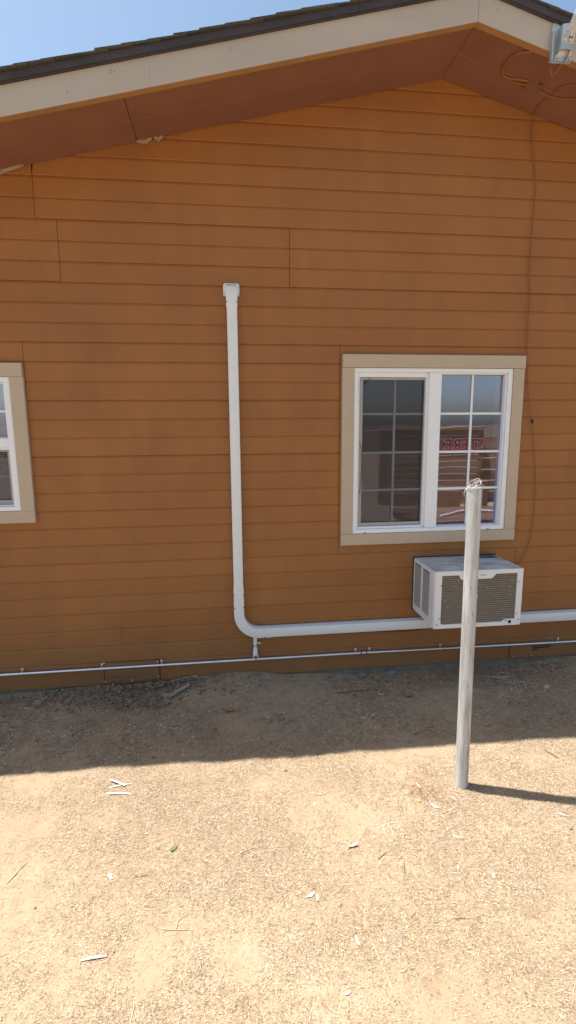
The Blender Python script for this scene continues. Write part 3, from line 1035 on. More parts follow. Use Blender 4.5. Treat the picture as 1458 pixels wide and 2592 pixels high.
pts = [sof(1.866, -.471), sof(1.82, -.440), sof(1.793, -.399), sof(1.784, -.317), sof(1.805, -.257), sof(1.845, -.230), sof(1.90, -.245), sof(1.975, -.270)]
MB().tube(spline(pts, 6), .0075, 6).build('cable_loop', 'cable', wc, smooth=True)
pts = [sof(1.86, -.225, .007), sof(1.915, -.225, .012), sof(1.965, -.24, .014), sof(1.99, -.25, .012)]
MB().tube(spline(pts, 5), .0060, 6).build('cable_loop', 'cable', wc, smooth=True)
pts = [sof(2.045, -.235), sof(2.09, -.225), sof(2.14, -.218), sof(2.20, -.228), sof(2.26, -.25), sof(2.31, -.30)]
MB().tube(spline(pts, 6), .0062, 6).build('cable_loop', 'cable', wc, smooth=True)
MB().tube([(2.305, -.028, 1.945), (2.312, -.028, 1.915)], .008, 8).build('cable_clip', 'black', wc)
# splitter box under the soffit
bx_ = MB()
for (ax, ay) in ((0, 0),):
    c = Vector((2.020, -.246, rake(2.020)))
    u = Vector((.74, -.67, -.74 * MR)).normalized()
    v_ = Vector((.67, .74, -.67 * MR)).normalized()
    w_ = Vector((0, 0, -1))
    vs = [c + u * a * .040 + v_ * b * .030 + w_ * (k_ * .026) for a in (-1, 1) for b in (-1, 1) for k_ in (0.02, 1)]
    bx_.add(vs, [(0, 1, 3, 2), (4, 6, 7, 5), (0, 4, 5, 1), (2, 3, 7, 6), (0, 2, 6, 4), (1, 5, 7, 3)])
spl = thing('cable_splitter', 'small brown painted splitter box under the soffit right of the peak', 'splitter box', tuple(c))
bx_.build('splitter_body', 'soffit', spl)
for s in (-1, 1):
    e0 = c + v_ * 0 + u * s * .040 + w_ * .013
    MB().tube([e0, e0 + u * s * .018], .0075, 6).build('connector', 'cable', spl)

# ------------------------------------------------------------------ antenna mount on the rake board
am = thing('antenna_mount', 'galvanised steel antenna bracket bolted to the rake board at top right', 'bracket', (2.02, -.517, 4.0))
MB().prism([(1.953, 3.995), (2.080, 3.998), (2.084, 4.10), (2.078, 4.205), (1.968, 4.205), (1.953, 4.185)], 'y', -.5235, -.5175).build('foot_plate', 'galv', am)
MB().box(1.948, 1.956, -.548, -.5175, 3.996, 4.150, .002).build('plate_flange', 'galv', am)
mb = MB()
mb.prism([(1.985, 4.045), (2.060, 4.045), (2.064, 4.165), (2.045, 4.180), (1.995, 4.172)], 'y', -.565, -.524)
mb.build('pivot_block', 'galv', am)
mb = MB()
mb.prism([(-.524, 4.060), (-.585, 4.075), (-.600, 4.120), (-.590, 4.170), (-.524, 4.178)], 'x', 2.030, 2.036)
mb.build('pivot_ear', 'zinc', am)
for z in (4.09, 4.12, 4.15):
    MB().tube([(2.0295, -.57, z), (2.037, -.57, z)], .004, 8).build('slot_hole', 'dark', am)
# strut: foot flared flat on the plate, then a channel rising up and outward
SEC = [((1.974, -.530, 4.002), (2.083, -.530, 4.004)), ((1.975, -.532, 4.022), (2.082, -.532, 4.034)), ((2.012, -.560, 4.068), (2.062, -.560, 4.066)),
       ((2.008, -.600, 4.119), (2.056, -.600, 4.117)), ((2.130, -.900, 4.620), (2.178, -.900, 4.618))]
vs, fs = [], []
for a, b in SEC:
    vs += [a, b, (b[0], b[1] + .004, b[2]), (a[0], a[1] + .004, a[2])]
for i in range(len(SEC) - 1):
    for j in range(4):
        fs.append((4 * i + j, 4 * i + (j + 1) % 4, 4 * i + 4 + (j + 1) % 4, 4 * i + 4 + j))
fs += [(0, 1, 2, 3), (19, 18, 17, 16)]
MB().add(vs, fs).build('strut', 'galv', am)
for q in (0, 1):
    a, b = Vector(SEC[3][q]), Vector(SEC[4][q])
    dx = -.003 if q == 0 else .003
    vs = []
    for p in (a, b):
        vs += [p, p + Vector((dx, 0, 0)), p + Vector((dx, .022, .004)), p + Vector((0, .022, .004))]
    MB().add(vs, [(0, 1, 5, 4), (1, 2, 6, 5), (2, 3, 7, 6), (3, 0, 4, 7), (0, 3, 2, 1), (4, 5, 6, 7)]).build('strut_flange', 'zinc', am)
hc = Vector((2.036, -.5815, 4.093))
MB().tube([hc, hc + Vector((0, -.005, .003))], .010, 12).build('strut_hole', 'dark', am)
for x in (1.990, 2.068):
    MB().tube([(x, -.52, 4.013), (x, -.535, 4.013), (x, -.541, 4.013)], [.009, .009, .006], 8).build('bolt', 'zinc', am, smooth=True)
MB().tube([(2.155, -.92, 4.45), (2.155, -.92, 5.1)], .020, 12).build('mast', 'galv', am, smooth=True)
MB().tube(spline([(1.975, -.5, 4.02), (1.965, -.515, 3.975), (1.985, -.50, 3.945), (2.02, -.50, 3.975), (2.045, -.54, 4.02), (2.05, -.56, 4.06)], 6), .004, 6).build('cable_tail', 'cable', am, smooth=True)

# ------------------------------------------------------------------ post with wire
PB, PT = Vector((1.195, -1.400, -.30)), Vector((1.183, -1.400, 1.612))
PB0 = Vector((1.195, -1.400, gz(1.195, -1.4)))
post = thing('metal_post', 'tall grey galvanised pipe post standing in the dirt in front of the window', 'post', tuple(PB0))
RP = .0335
mb = MB()
mb.tube([PB, PB.lerp(PT, .5), PT], RP, 24, caps=False)
ax = (PT - PB).normalized()
mb.tube([PT, PT - ax * .25], RP - .004, 24, caps=False)
ring_n = 24
pv = mb.v
outer = [pv[2 * ring_n + k] for k in range(ring_n)]
inner = [pv[3 * ring_n + k] for k in range(ring_n)]
mb.add(outer + inner, [(k, (k + 1) % ring_n, ring_n + (k + 1) % ring_n, ring_n + k) for k in range(ring_n)])
mb.build('pipe', 'pole', post, smooth=True)
MB().tube([PT - ax * .30, PT - ax * .26], RP - .0045, 16).build('inner_plug', 'dark', post)
# small scars
rs = random.Random(3)
for i in range(26):
    t = rs.uniform(.16, .98)
    a = rs.uniform(-2.4, -.5)
    c0 = PB.lerp(PT, t) + Vector((math.cos(a), math.sin(a), 0)) * (RP + .0002)
    hgt = rs.uniform(.002, .008)
    MB().tube([c0 - Vector((0, 0, hgt)), c0 + Vector((rs.uniform(-.001, .001), 0, hgt))], rs.uniform(.0007, .0016), 5).build('paint_fleck', 'speck' if i % 3 else 'screwdark', post)

wire = thing('wire_bundle', 'tangle of thin pale wire stuffed into the top of the post', 'wire', tuple(PT))
def loop(c, rx, ry, rz, n=26, a0=0, a1=2 * math.pi, ph=0, wob=.003):
    out = []
    for i in range(n + 1):
        a = a0 + (a1 - a0) * i / n
        out.append((c[0] + rx * math.cos(a), c[1] + ry * math.sin(a), c[2] + rz * math.sin(a + ph) + wob * math.sin(3 * a)))
    return out
tx_, ty_, tz_ = PT
for i, (rx, ry, rz, dz, ph) in enumerate(((.034, .034, .004, .004, 0), (.030, .020, .016, .016, 1.2), (.026, .022, .020, .020, .6), (.020, .018, .018, .014, 2.0), (.0355, .0355, .002, -.004, .5))):
    MB().tube(loop((tx_, ty_, tz_ + dz), rx, ry, rz, ph=ph), .0012, 5).build('wire_loop', 'wirelt', wire, smooth=True)
for pts in ([(tx_ + .01, ty_, tz_ - .03), (tx_ + .005, ty_ - .005, tz_ + .022), (tx_ - .02, ty_ - .02, tz_ + .020), (tx_ - .055, ty_ - .03, tz_ + .002), (tx_ - .07, ty_ - .035, tz_ - .020), (tx_ - .066, ty_ - .04, tz_ - .034), (tx_ - .036, ty_ - .040, tz_ - .046), (tx_ - .01, ty_ - .038, tz_ - .075), (tx_ + .004, ty_ - .0375, tz_ - .12)],
            [(tx_ - .02, ty_, tz_ - .03), (tx_ - .012, ty_, tz_ + .014), (tx_ + .008, ty_ - .01, tz_ + .026), (tx_ + .030, ty_ - .02, tz_ + .014), (tx_ + .045, ty_ - .02, tz_ + .006)],
            [(tx_ - .01, ty_ + .01, tz_ - .03), (tx_ - .006, ty_ + .01, tz_ + .02), (tx_ + .012, ty_, tz_ + .034), (tx_ + .028, ty_ - .01, tz_ + .030)]):
    MB().tube(spline(pts, 6), .0011, 5).build('wire_strand', 'wirelt', wire, smooth=True)

# ------------------------------------------------------------------ things behind the photographer (seen in the panes; board stack and bank are added)
stall = thing('plank_stall', 'low plank stall with red lettered sign reflected in the right window pane', 'stall', (5.3, -8.0, 0))
top_l, top_r = 1.60, 1.74
nz = 12
for i in range(nz):
    za_, zb_ = .02 + i * .148, .02 + (i + 1) * .148 - .012
    MB().box(3.6, 6.15, -8.03, -8.0, za_, zb_, .004).build('plank', 'plank', stall)
for x in (3.7, 4.9, 6.08):
    MB().box(x, x + .09, -8.14, -8.03, 0, 1.77, .003).build('stall_post', 'plank', stall)
MB().prism([(3.4, 1.775), (6.17, 1.795), (6.17, 1.880), (5.2, 1.850), (3.4, 1.800)], 'y', -8.9, -7.93).build('stall_roof', 'plank', stall)
for i in range(6):
    MB().box(6.19, 7.2, -8.30, -8.27, .02 + i * .27, .27 + i * .27, .004).build('plank', 'plank', stall)


def text_mesh(body, size, off, m, parent, loc, name, ext=.004):
    cu = bpy.data.curves.new(name, 'FONT')
    cu.body = body
    cu.size = size
    cu.extrude = ext
    cu.offset = off
    cu.align_x = 'LEFT'
    to = bpy.data.objects.new(name + '_tmp', cu)
    COL.objects.link(to)
    dg = bpy.context.evaluated_depsgraph_get()
    me_ = bpy.data.meshes.new_from_object(to.evaluated_get(dg))
    bpy.data.objects.remove(to)
    me_.materials.clear()
    me_.materials.append(M[m])
    me_.name = name
    o = bpy.data.objects.new(name, me_)
    COL.objects.link(o)
    o.parent = parent
    o.location = Vector(loc) - Vector(parent['_o'])
    o.rotation_euler = (R(90), 0, R(180))
    return o


text_mesh('STEREO', .36, .024, 'signwhite', stall, (6.14, -7.988, 1.315), 'letter_outline', .003)
text_mesh('STEREO', .36, .004, 'red', stall, (6.14, -7.981, 1.315), 'letters', .003)
# cartons stacked in front of the stall
for j, (x, y, sx, sy, sz, lab) in enumerate(((5.0, -7.45, .55, .4, .42, 'wide brown carton on the ground seen reflected in the lower window pane'),
                                             (5.75, -7.42, .40, .38, .62, 'tall brown carton on the ground at the right of the reflected stall'))):
    cb = thing('carton', lab, 'carton', (x, y, gz(x, y)))
    MB().box(x - sx / 2, x + sx / 2, y - sy / 2, y + sy / 2, .02, .02 + sz, .006).build('carton_body', 'card', cb)
    for s in (-1, 1):
        MB().box(min(x, x + s * sx / 2), max(x, x + s * sx / 2) - (.002 if s < 0 else 0), y - sy / 2, y + sy / 2, .021 + sz, .025 + sz, .001).build('carton_flap', 'card', cb)
lum = thing('added_boards', 'added low stack of brown boards that darkens the ground reflected in the right pane', 'lumber', (5.0, -6.2, 0))  # boards added to cover the bright soil in the pane reflection
for j in range(2):
    for i in range(9):
        y0 = -7.0 + i * .185
        MB().box(3.6 + random.uniform(-.15, .1), 6.6 + random.uniform(-.1, .2), y0, y0 + .165, .03 + j * .045, .07 + j * .045, .003).build('board', 'addedboard', lum)
hp = [(4.2, -5.8), (4.5, -6.0), (4.9, -6.25), (5.4, -6.2), (5.9, -6.0), (6.4, -6.1)]
tag(MB().tube(spline([(x, y, gz(x, y) + .135) for x, y in hp], 6), .018, 8).build('garden_hose', 'hose', smooth=True), 'white hose lying on the boards reflected in the lower right pane', 'hose')

# added low bank behind the photographer, hides bright far ground from the panes
mb = MB()
n = 120
vs = []
for i in range(n + 1):
    a = math.pi + math.pi * i / n          # half ring on the -y side
    rr_ = 34
    hgt = 1.98 + .12 * math.sin(i * .31) + .08 * math.sin(i * .83 + 1) + .05 * math.sin(i * 2.1)
    vs += [(rr_ * math.cos(a), rr_ * math.sin(a), -1), (1.05 * rr_ * math.cos(a), 1.05 * rr_ * math.sin(a), hgt * .55), (1.15 * rr_ * math.cos(a), 1.15 * rr_ * math.sin(a), hgt)]
    vs += [(1.4 * rr_ * math.cos(a), 1.4 * rr_ * math.sin(a), -1)]
fs = []
for i in range(n):
    for j in range(3):
        fs.append((4 * i + j, 4 * i + j + 1, 4 * i + 5 + j, 4 * i + 4 + j))
hl = mb.add(vs, fs).build('added_bank', 'addedbank', smooth=True)
hl['kind'] = 'structure'

# ------------------------------------------------------------------ straw litter
def litter(name, n, xr, yr, lmin, lmean, wmin, wmax, palette, weights, seed, mask=None, lift=.0009, tilt=.26, curl=.09):
    rg = np.random.default_rng(seed)
    x = rg.uniform(*xr, n * 2)
    y = rg.uniform(*yr, n * 2)
    dens = 0.58 + 1.35 * vnoise(x + 60, y + 60, 1.9, seed + 1) + 1.2 * vnoise(x + 60, y + 60, 6.5, seed + 2)
    if mask is not None:
        dens = dens * mask(x, y)
    keep = rg.random(n * 2) < np.clip(dens, 0.03, 1)
    x, y = x[keep][:n], y[keep][:n]
    n = len(x)
    L = np.minimum(lmin + rg.exponential(lmean, n), 0.075)
    W = rg.uniform(wmin, wmax, n)
    a = rg.uniform(0, 2 * np.pi, n)
    tl = rg.normal(0, tilt, n) * np.minimum(1, .012 / L)
    z = ground_z(x, y) + lift + np.abs(np.sin(tl)) * L * .5 + rg.uniform(0, .002, n)
    dx, dy, dz = np.cos(a) * np.cos(tl), np.sin(a) * np.cos(tl), np.sin(tl)
    px_, py_ = -np.sin(a), np.cos(a)
    rl = rg.normal(0, .5, n)
    wx, wy, wz = px_ * np.cos(rl), py_ * np.cos(rl), np.sin(rl)
    cu = rg.normal(0, curl, n) * L
    pts = []
    for t, off, ws in ((-.5, 0, .45), (0.0, 1, 1.0), (.5, 0, .35)):
        cx_, cy_, cz_ = x + dx * L * t + px_ * cu * off * .5, y + dy * L * t + py_ * cu * off * .5, z + dz * L * t + off * .0012
        for s in (-.5, .5):
            pts.append(np.stack([cx_ + wx * W * s * ws, cy_ + wy * W * s * ws, cz_ + wz * W * s * ws], 1))
    V_ = np.stack(pts, 1).reshape(-1, 3)
    b0 = np.arange(n) * 6
    F_ = np.concatenate([np.stack([b0, b0 + 1, b0 + 3, b0 + 2], 1), np.stack([b0 + 2, b0 + 3, b0 + 5, b0 + 4], 1)], 1).reshape(-1, 4)
    me_ = bpy.data.meshes.new(name)
    me_.vertices.add(len(V_))
    me_.vertices.foreach_set('co', V_.ravel())
    me_.loops.add(F_.size)
    me_.loops.foreach_set('vertex_index', F_.ravel())
    me_.polygons.add(len(F_))
    me_.polygons.foreach_set('loop_start', np.arange(0, F_.size, 4))
    me_.polygons.foreach_set('loop_total', np.full(len(F_), 4))
    me_.update()
    pal = np.array(palette)
    ci = rg.choice(len(pal), n, p=np.array(weights) / sum(weights))
    cc = pal[ci] * rg.uniform(.75, 1.2, (n, 1))
    cc = np.clip(np.concatenate([cc, np.ones((n, 1))], 1), 0, .95)
    ca = me_.color_attributes.new('Col', 'FLOAT_COLOR', 'POINT')
    ca.data.foreach_set('color', np.repeat(cc, 6, axis=0).astype(np.float32).ravel())
    me_.materials.append(M['straw'])
    o = bpy.data.objects.new(name, me_)
    COL.objects.link(o)
    o['kind'] = 'stuff'
    return o


PALE, STRAW, TAN, BRN, RED = (.72, .63, .48), (.56, .45, .31), (.42, .31, .205), (.235, .145, .09), (.30, .16, .11)
o = litter('straw_litter', 430000, (-2.0, 3.2), (-2.7, -.45), .0028, .0044, .0008, .0020, [PALE, STRAW, TAN, BRN, RED], [2.0, 4, 4, 3.4, .7], 21, mask=lambda x, y: np.clip((-y - .5 + .5 * vnoise(x + 9, y + 9, 2.5, 77)) / .6, 0, 1))
tag(o, 'pale dry straw and chaff scattered over the sunlit dirt', 'straw')
o = litter('straw_stems', 15000, (-2.0, 3.2), (-2.7, -.25), .012, .011, .0007, .0015, [PALE, STRAW, TAN, BRN, RED], [2, 4, 3, 3, .7], 51, tilt=.12, curl=.15)
tag(o, 'longer thin straw stems strewn over the chaff and the dirt', 'straw')
o = litter('leaf_litter', 42000, (-2.0, 3.2), (-.95, -.03), .005, .010, .0011, .0036, [PALE, STRAW, TAN, BRN, RED], [1.2, 2.4, 3, 5, 1.0], 31)
tag(o, 'sparse brown leaf and straw crumbs on the shaded dirt by the wall', 'litter')

def tuft_mask(x, y):
    return np.exp(-(((x - 1.0) / .11) ** 2 + ((y + 1.40) / .13) ** 2)) * 1.3
o = litter('red_grass', 6000, (.6, 1.5), (-1.8, -.95), .010, .012, .0012, .0026, [RED, (.36, .17, .10), TAN], [4, 2, 1], 41, mask=tuft_mask, lift=.006, tilt=.45)
tag(o, 'reddish dead grass crumbs beside the foot of the post', 'dead grass')

def drift_mask(x, y):
    d = 0
    for cx_, cy_, sx_, sy_ in ((.66, -.42, .10, .07), (1.02, -.34, .16, .05), (2.08, -.34, .17, .10), (.16, -.18, .12, .06), (-1.35, -.22, .22, .10), (-.95, -.55, .12, .06), (-1.02, -.70, .10, .06), (1.6, -.72, .16, .08), (.35, -.62, .14, .07), (1.95, -.62, .15, .07)):
        d = d + np.exp(-(((x - cx_) / sx_) ** 2 + ((y - cy_) / sy_) ** 2))
    return d * 1.4
o = litter('leaf_drifts', 9000, (-1.8, 2.6), (-.95, -.04), .008, .014, .0015, .0050, [PALE, STRAW, TAN, BRN, RED, (.12, .075, .05)], [1.6, 2, 2, 4, 1.5, 2], 61, mask=drift_mask, lift=.003, tilt=.5, curl=.25)
tag(o, 'drifts of dead leaves and broken stems along the shaded foot of the wall', 'litter')

# dug clods by the wall
def clod_mesh(mb, c, r, rg):
    ico = [(0, 0, 1), (.894, 0, .447), (.276, .851, .447), (-.724, .526, .447), (-.724, -.526, .447), (.276, -.851, .447),
           (.724, .526, -.447), (-.276, .851, -.447), (-.894, 0, -.447), (-.276, -.851, -.447), (.724, -.526, -.447), (0, 0, -1)]
    fcs = [(0, 1, 2), (0, 2, 3), (0, 3, 4), (0, 4, 5), (0, 5, 1), (1, 6, 2), (2, 7, 3), (3, 8, 4), (4, 9, 5), (5, 10, 1), (2, 6, 7), (3, 7, 8), (4, 8, 9), (5, 9, 10), (1, 10, 6), (6, 11, 7), (7, 11, 8), (8, 11, 9), (9, 11, 10), (10, 11, 6)]
    a = rg.uniform(0, 6.28)
    sx, sy, sz = rg.uniform(.7, 1.3), rg.uniform(.7, 1.3), rg.uniform(.5, .9)
    vs = []
    for x, y, z in ico:
        k_ = rg.uniform(.7, 1.25) * r
        X, Y = x * math.cos(a) - y * math.sin(a), x * math.sin(a) + y * math.cos(a)
        vs.append((c[0] + X * k_ * sx, c[1] + Y * k_ * sy, c[2] + z * k_ * sz))
    mb.add(vs, fcs)


rs = random.Random(9)
mb = MB()
for i in range(1700):
    x = rs.gauss(-.70, .34)
    y = -abs(rs.gauss(0, .16)) - .03
    if y < -.36 or x < -1.6:
        continue
    r = min(.021, .0018 + rs.expovariate(1 / .0042))
    clod_mesh(mb, (x, y, gz(x, y) + r * .35 + .02 * math.exp(-((y + .08) / .08) ** 2) * math.exp(-((x + .6) / .25) ** 2)), r, rs)
for i in range(120):
    x, y = rs.uniform(-1.75, -1.0), -abs(rs.gauss(.04, .12)) - .02
    r = min(.022, .003 + rs.expovariate(1 / .005))
    clod_mesh(mb, (x, y, gz(x, y) + r * .35), r, rs)
for i in range(180):
    x, y = rs.uniform(.7, 3.0), -abs(rs.gauss(0, .16)) - .02
    r = min(.016, .0025 + rs.expovariate(1 / .004))
    clod_mesh(mb, (x, y, gz(x, y) + r * .35), r, rs)
o = mb.build('soil_clods', 'clod')
o['kind'] = 'stuff'
tag(o, 'broken lumps of dark dug soil heaped against the wall', 'soil')
mb = MB()
for i in range(900):
    x, y = rs.uniform(-1.9, 3.0), rs.uniform(-2.6, -.3)
    r = min(.007, .0012 + rs.expovariate(1 / .0014))
    clod_mesh(mb, (x, y, gz(x, y) + r * .3), r, rs)
o = mb.build('soil_crumbs', 'soil')
o['kind'] = 'stuff'
tag(o, 'small crumbs of tan soil scattered over the yard', 'soil')

# ------------------------------------------------------------------ single pieces lying on the ground
def gp(x, y, d=.004):
    return (x, y, gz(x, y) + d)


def stick(name, label, cat, pts, r, m, group=None, n=6, taper=True):
    r = r * .68
    P_ = spline([gp(x + random.uniform(-.003, .003), y + random.uniform(-.003, .003), r * .5 + dz * .6) for x, y, dz in pts], 4)
    k = len(P_)
    rr_ = [r * (1 - .45 * (i / (k - 1)) if taper else 1) for i in range(k)]
    c = P_[k // 2]
    return tag(MB().tube(P_, rr_, n).build(name, m, origin=(c.x, c.y, c.z - r), smooth=True), label, cat, group)


def lath(label, xa, ya, xb, yb, w, m, t=.0022, cat='lath', name='wood_lath', lift=.002, bow=.0):
    a, b = Vector(gp(xa, ya, lift)), Vector(gp(xb, yb, lift))
    d = (b - a)
    s = Vector((-d.y, d.x, 0)).normalized()
    u = d.cross(s).normalized()
    if u.z < 0:
        u = -u
    vs, fs = [], []
    K = 6
    for i in range(K + 1):
        tt = i / K
        ww = w * (.55 + .45 * math.sin(math.pi * min(1, max(0, .15 + tt * .75)))) * .5
        c0 = a + d * tt + s * bow * math.sin(math.pi * tt) + u * (.003 * math.sin(math.pi * tt))
        vs += [c0 - s * ww, c0 + s * ww, c0 + s * ww + u * t, c0 - s * ww + u * t]
    for i in range(K):
        for j in range(4):
            fs.append((4 * i + j, 4 * i + (j + 1) % 4, 4 * i + 4 + (j + 1) % 4, 4 * i + 4 + j))
    fs += [(3, 2, 1, 0), tuple(4 * K + j for j in range(4))]
    c0 = (a + b) / 2
    return tag(MB().add(vs, fs).build(name, m, origin=tuple(c0)), label, cat)


def leaf(label, x, y, ln, wd, ang, m, cat='leaf', name='dead_leaf', curl=.5, lift=.002):
    vs, fs = [], []
    K = 6
    ca, sa = math.cos(ang), math.sin(ang)
    zz = gz(x, y) + lift
    for i in range(K + 1):
        t = i / K
        wd_ = wd * .72
        w = wd_ * math.sin(math.pi * (t * .94 + .03)) ** .8 * .5
        u = (t - .5) * ln
        h = curl * ln * .25 * (2 * t - 1) ** 2
        for s, up in ((-1, curl * w * .7), (0, 0), (1, curl * w * .7)):
            X, Y = u, s * w
            vs.append((x + X * ca - Y * sa, y + X * sa + Y * ca, zz + h + up))
    n_ = len(vs)
    for i in range(K):
        for j in (0, 1):
            fs.append((3 * i + j, 3 * i + j + 1, 3 * i + 4 + j, 3 * i + 3 + j))
    vs += [(a, b, c - .0008) for a, b, c in vs]
    fs += [tuple(k + n_ for k in f[::-1]) for f in fs]
    return tag(MB().add(vs, fs).build(name, m, origin=(x, y, zz), smooth=True), label, cat)


# three bleached laths, left of centre
lath('short bleached wood strip slanting across another strip left of centre', -.660, -1.105, -.572, -1.168, .011, 'lath', lift=.010)
lath('thin bleached wood strip crossed by the slanting strip left of centre', -.655, -1.160, -.535, -1.150, .006, 'lath')
lath('longest bleached wood strip, just below the two crossed strips', -.660, -1.205, -.525, -1.232, .010, 'lath')
lath('short white wood strip lying level at the lower left', -.562, -2.078, -.473, -2.072, .008, 'lath')
lath('grey wooden wedge by the wall right of the dug soil', -.420, -.215, -.295, -.165, .028, 'greywood', t=.012, name='wood_scrap', cat='wood scrap', lift=.012)
lath('grey slab edge showing at the foot of the wall above the wood wedge', -.44, -.045, -.24, -.030, .030, 'greywood', t=.012, name='wood_scrap', cat='wood scrap', lift=.004)
lath('small white strip above the level strip at the lower left', -.540, -1.720, -.522, -1.748, .011, 'lath')
# sticks
stick('bark_stick', 'stubby pinkish stick with a pale end in the shade at left', 'stick', [(-1.075, -.785, 0), (-1.03, -.787, .002), (-.985, -.787, .001), (-.94, -.780, 0)], .0095, 'pinkstick')
stick('twig', 'dark short twig standing out right of centre on the sunlit dirt', 'twig', [(.712, -1.885, 0), (.722, -1.850, .003), (.735, -1.818, 0)], .0038, 'twigdark')
stick('twig', 'dark twig lying by the forked twig right of centre', 'twig', [(.625, -1.788, 0), (.655, -1.765, .003), (.678, -1.752, 0)], .0036, 'twigdark')
stick('twig', 'dark brown twig lying level at the lower right', 'twig', [(.835, -2.10, 0), (.865, -2.103, .002), (.895, -2.108, 0)], .0036, 'twigdark')
stick('twig', 'short dark twig below the green leaf', 'twig', [(-.42, -1.752, 0), (-.395, -1.754, .001), (-.372, -1.752, 0)], .0030, 'twigdark')
stick('twig', 'long pale stalk slanting to the bottom edge right of centre', 'stalk', [(.49, -2.13, 0), (.498, -2.19, .003), (.510, -2.26, .002), (.525, -2.34, 0)], .0026, 'twig')
stick('twig', 'thick yellow stalk at the bottom edge left of centre', 'stalk', [(-.345, -2.24, 0), (-.348, -2.28, .004), (-.354, -2.33, 0)], .0036, 'twig')
stick('twig', 'pale crooked stick at the left edge of the sunlit dirt', 'stick', [(-.955, -1.712, 0), (-.935, -1.675, .003), (-.922, -1.640, .002), (-.905, -1.610, 0)], .0046, 'twig')
stick('twig', 'dark thin stick in the sun right of the post', 'stick', [(1.815, -1.155, 0), (1.835, -1.20, .004), (1.850, -1.252, 0)], .0042, 'twigdark')
stick('twig', 'pale twig in the shade below the dug soil', 'twig', [(-.46, -.585, 0), (-.43, -.615, .002), (-.395, -.640, 0)], .0045, 'twig')
stick('twig', 'pale twig just above the shadow edge near the middle', 'twig', [(.07, -.835, 0), (.13, -.812, .003), (.185, -.790, 0)], .0042, 'twig')
stick('twig', 'crooked brown root end in the shade below the drain pipe', 'twig', [(.02, -.345, 0), (.06, -.33, .008), (.085, -.30, .004), (.09, -.27, 0)], .0055, 'twig')
stick('twig', 'pale straight twig in the shade at far left above the pinkish stick', 'twig', [(-1.18, -.545, 0), (-1.14, -.560, .002), (-1.11, -.572, 0)], .004, 'twig')
stick('twig', 'slanting straw stalk in the shade at far left near the shadow edge', 'stalk', [(-1.32, -.80, 0), (-1.29, -.765, .003), (-1.265, -.735, 0)], .0035, 'twig')
stick('twig', 'pale stalk left of the leaf pile in the shade near the middle', 'stalk', [(.57, -.475, 0), (.595, -.45, .006), (.615, -.425, .004)], .0035, 'twig')
stick('twig', 'long dark root lying in the shade below the conduit coupling', 'twig', [(.75, -.335, 0), (.83, -.325, .004), (.92, -.300, .006), (1.0, -.295, .002), (1.10, -.305, 0)], .0055, 'twigdark')
stick('twig', 'pale stalk standing up against the wall left of the post', 'stalk', [(1.545, -.10, 0), (1.520, -.09, .05), (1.500, -.085, .105)], .0032, 'twig')


def forked(label, base, branches, m='palestem', r=.0036):
    t = thing('forked_twig', label, 'twig', gp(*base))
    r = r * .58
    for br in branches:
        P_ = spline([gp(base[0] + (x - base[0]) * .82, base[1] + (y - base[1]) * .82, r * .6 + dz * .7) for x, y, dz in br], 4)
        k = len(P_)
        MB().tube(P_, [r * (1 - .5 * i / (k - 1)) for i in range(k)], 6).build('branch', m, t, smooth=True)
    return t


forked('bleached forked twig left of the reddish grass', (.72, -1.60), [[(.66, -1.615, 0), (.70, -1.60, .004), (.755, -1.585, .006), (.80, -1.588, 0)], [(.70, -1.60, .004), (.70, -1.635, .004), (.69, -1.665, 0)], [(.735, -1.592, .005), (.745, -1.64, .003), (.738, -1.68, 0)]])
forked('bleached curled twig near the middle of the sunlit dirt', (.445, -1.36), [[(.385, -1.335, 0), (.42, -1.352, .004), (.445, -1.362, .005), (.49, -1.345, .003), (.515, -1.330, 0)], [(.445, -1.362, .004), (.46, -1.335, .002), (.50, -1.36, 0)]])
forked('pale forked twig left of the lower middle', (-.21, -1.98), [[(-.315, -1.995, 0), (-.27, -2.01, .003), (-.21, -2.022, .003), (-.155, -2.022, 0)], [(-.235, -2.012, .003), (-.225, -1.97, .004), (-.165, -1.935, 0)]], 'twig', .003)
forked('pale branching twig below the middle of the sunlit dirt', (.055, -1.67), [[(-.01, -1.71, 0), (.03, -1.675, .004), (.085, -1.655, .003), (.12, -1.63, 0)], [(.06, -1.668, .003), (.09, -1.685, .002), (.115, -1.70, 0)]], 'twig', .0036)
forked('grey tangle of dry stems by the wall right of the post', (2.13, -.33), [[(1.90, -.19, .01), (2.0, -.25, .02), (2.1, -.33, .015), (2.2, -.43, 0)], [(2.02, -.25, .018), (2.1, -.28, .03), (2.15, -.30, .02)], [(1.96, -.24, .012), (2.05, -.33, .02), (2.12, -.42, .004)], [(2.0, -.26, .02), (2.03, -.22, .05), (2.10, -.20, .03)], [(2.12, -.36, .01), (2.2, -.40, .015), (2.29, -.44, .0)], [(1.95, -.30, .005), (2.02, -.36, .015), (2.10, -.44, .002)]], 'twig', .005)
forked('small upright dry stems at the wall in the right corner', (2.31, -.12), [[(2.30, -.12, 0), (2.29, -.115, .03), (2.275, -.11, .06)], [(2.31, -.12, 0), (2.315, -.118, .03), (2.325, -.115, .06)], [(2.32, -.13, .01), (2.36, -.15, .02), (2.40, -.18, .005)]], 'twig', .004)
forked('grey green sprig in the shade below the drain pipe', (.275, -.12), [[(.24, -.13, 0), (.27, -.12, .02), (.31, -.11, .03)], [(.27, -.12, .015), (.265, -.10, .035), (.25, -.09, .045)], [(.27, -.12, .015), (.295, -.135, .025), (.32, -.15, .015)]], 'greywood', .005)
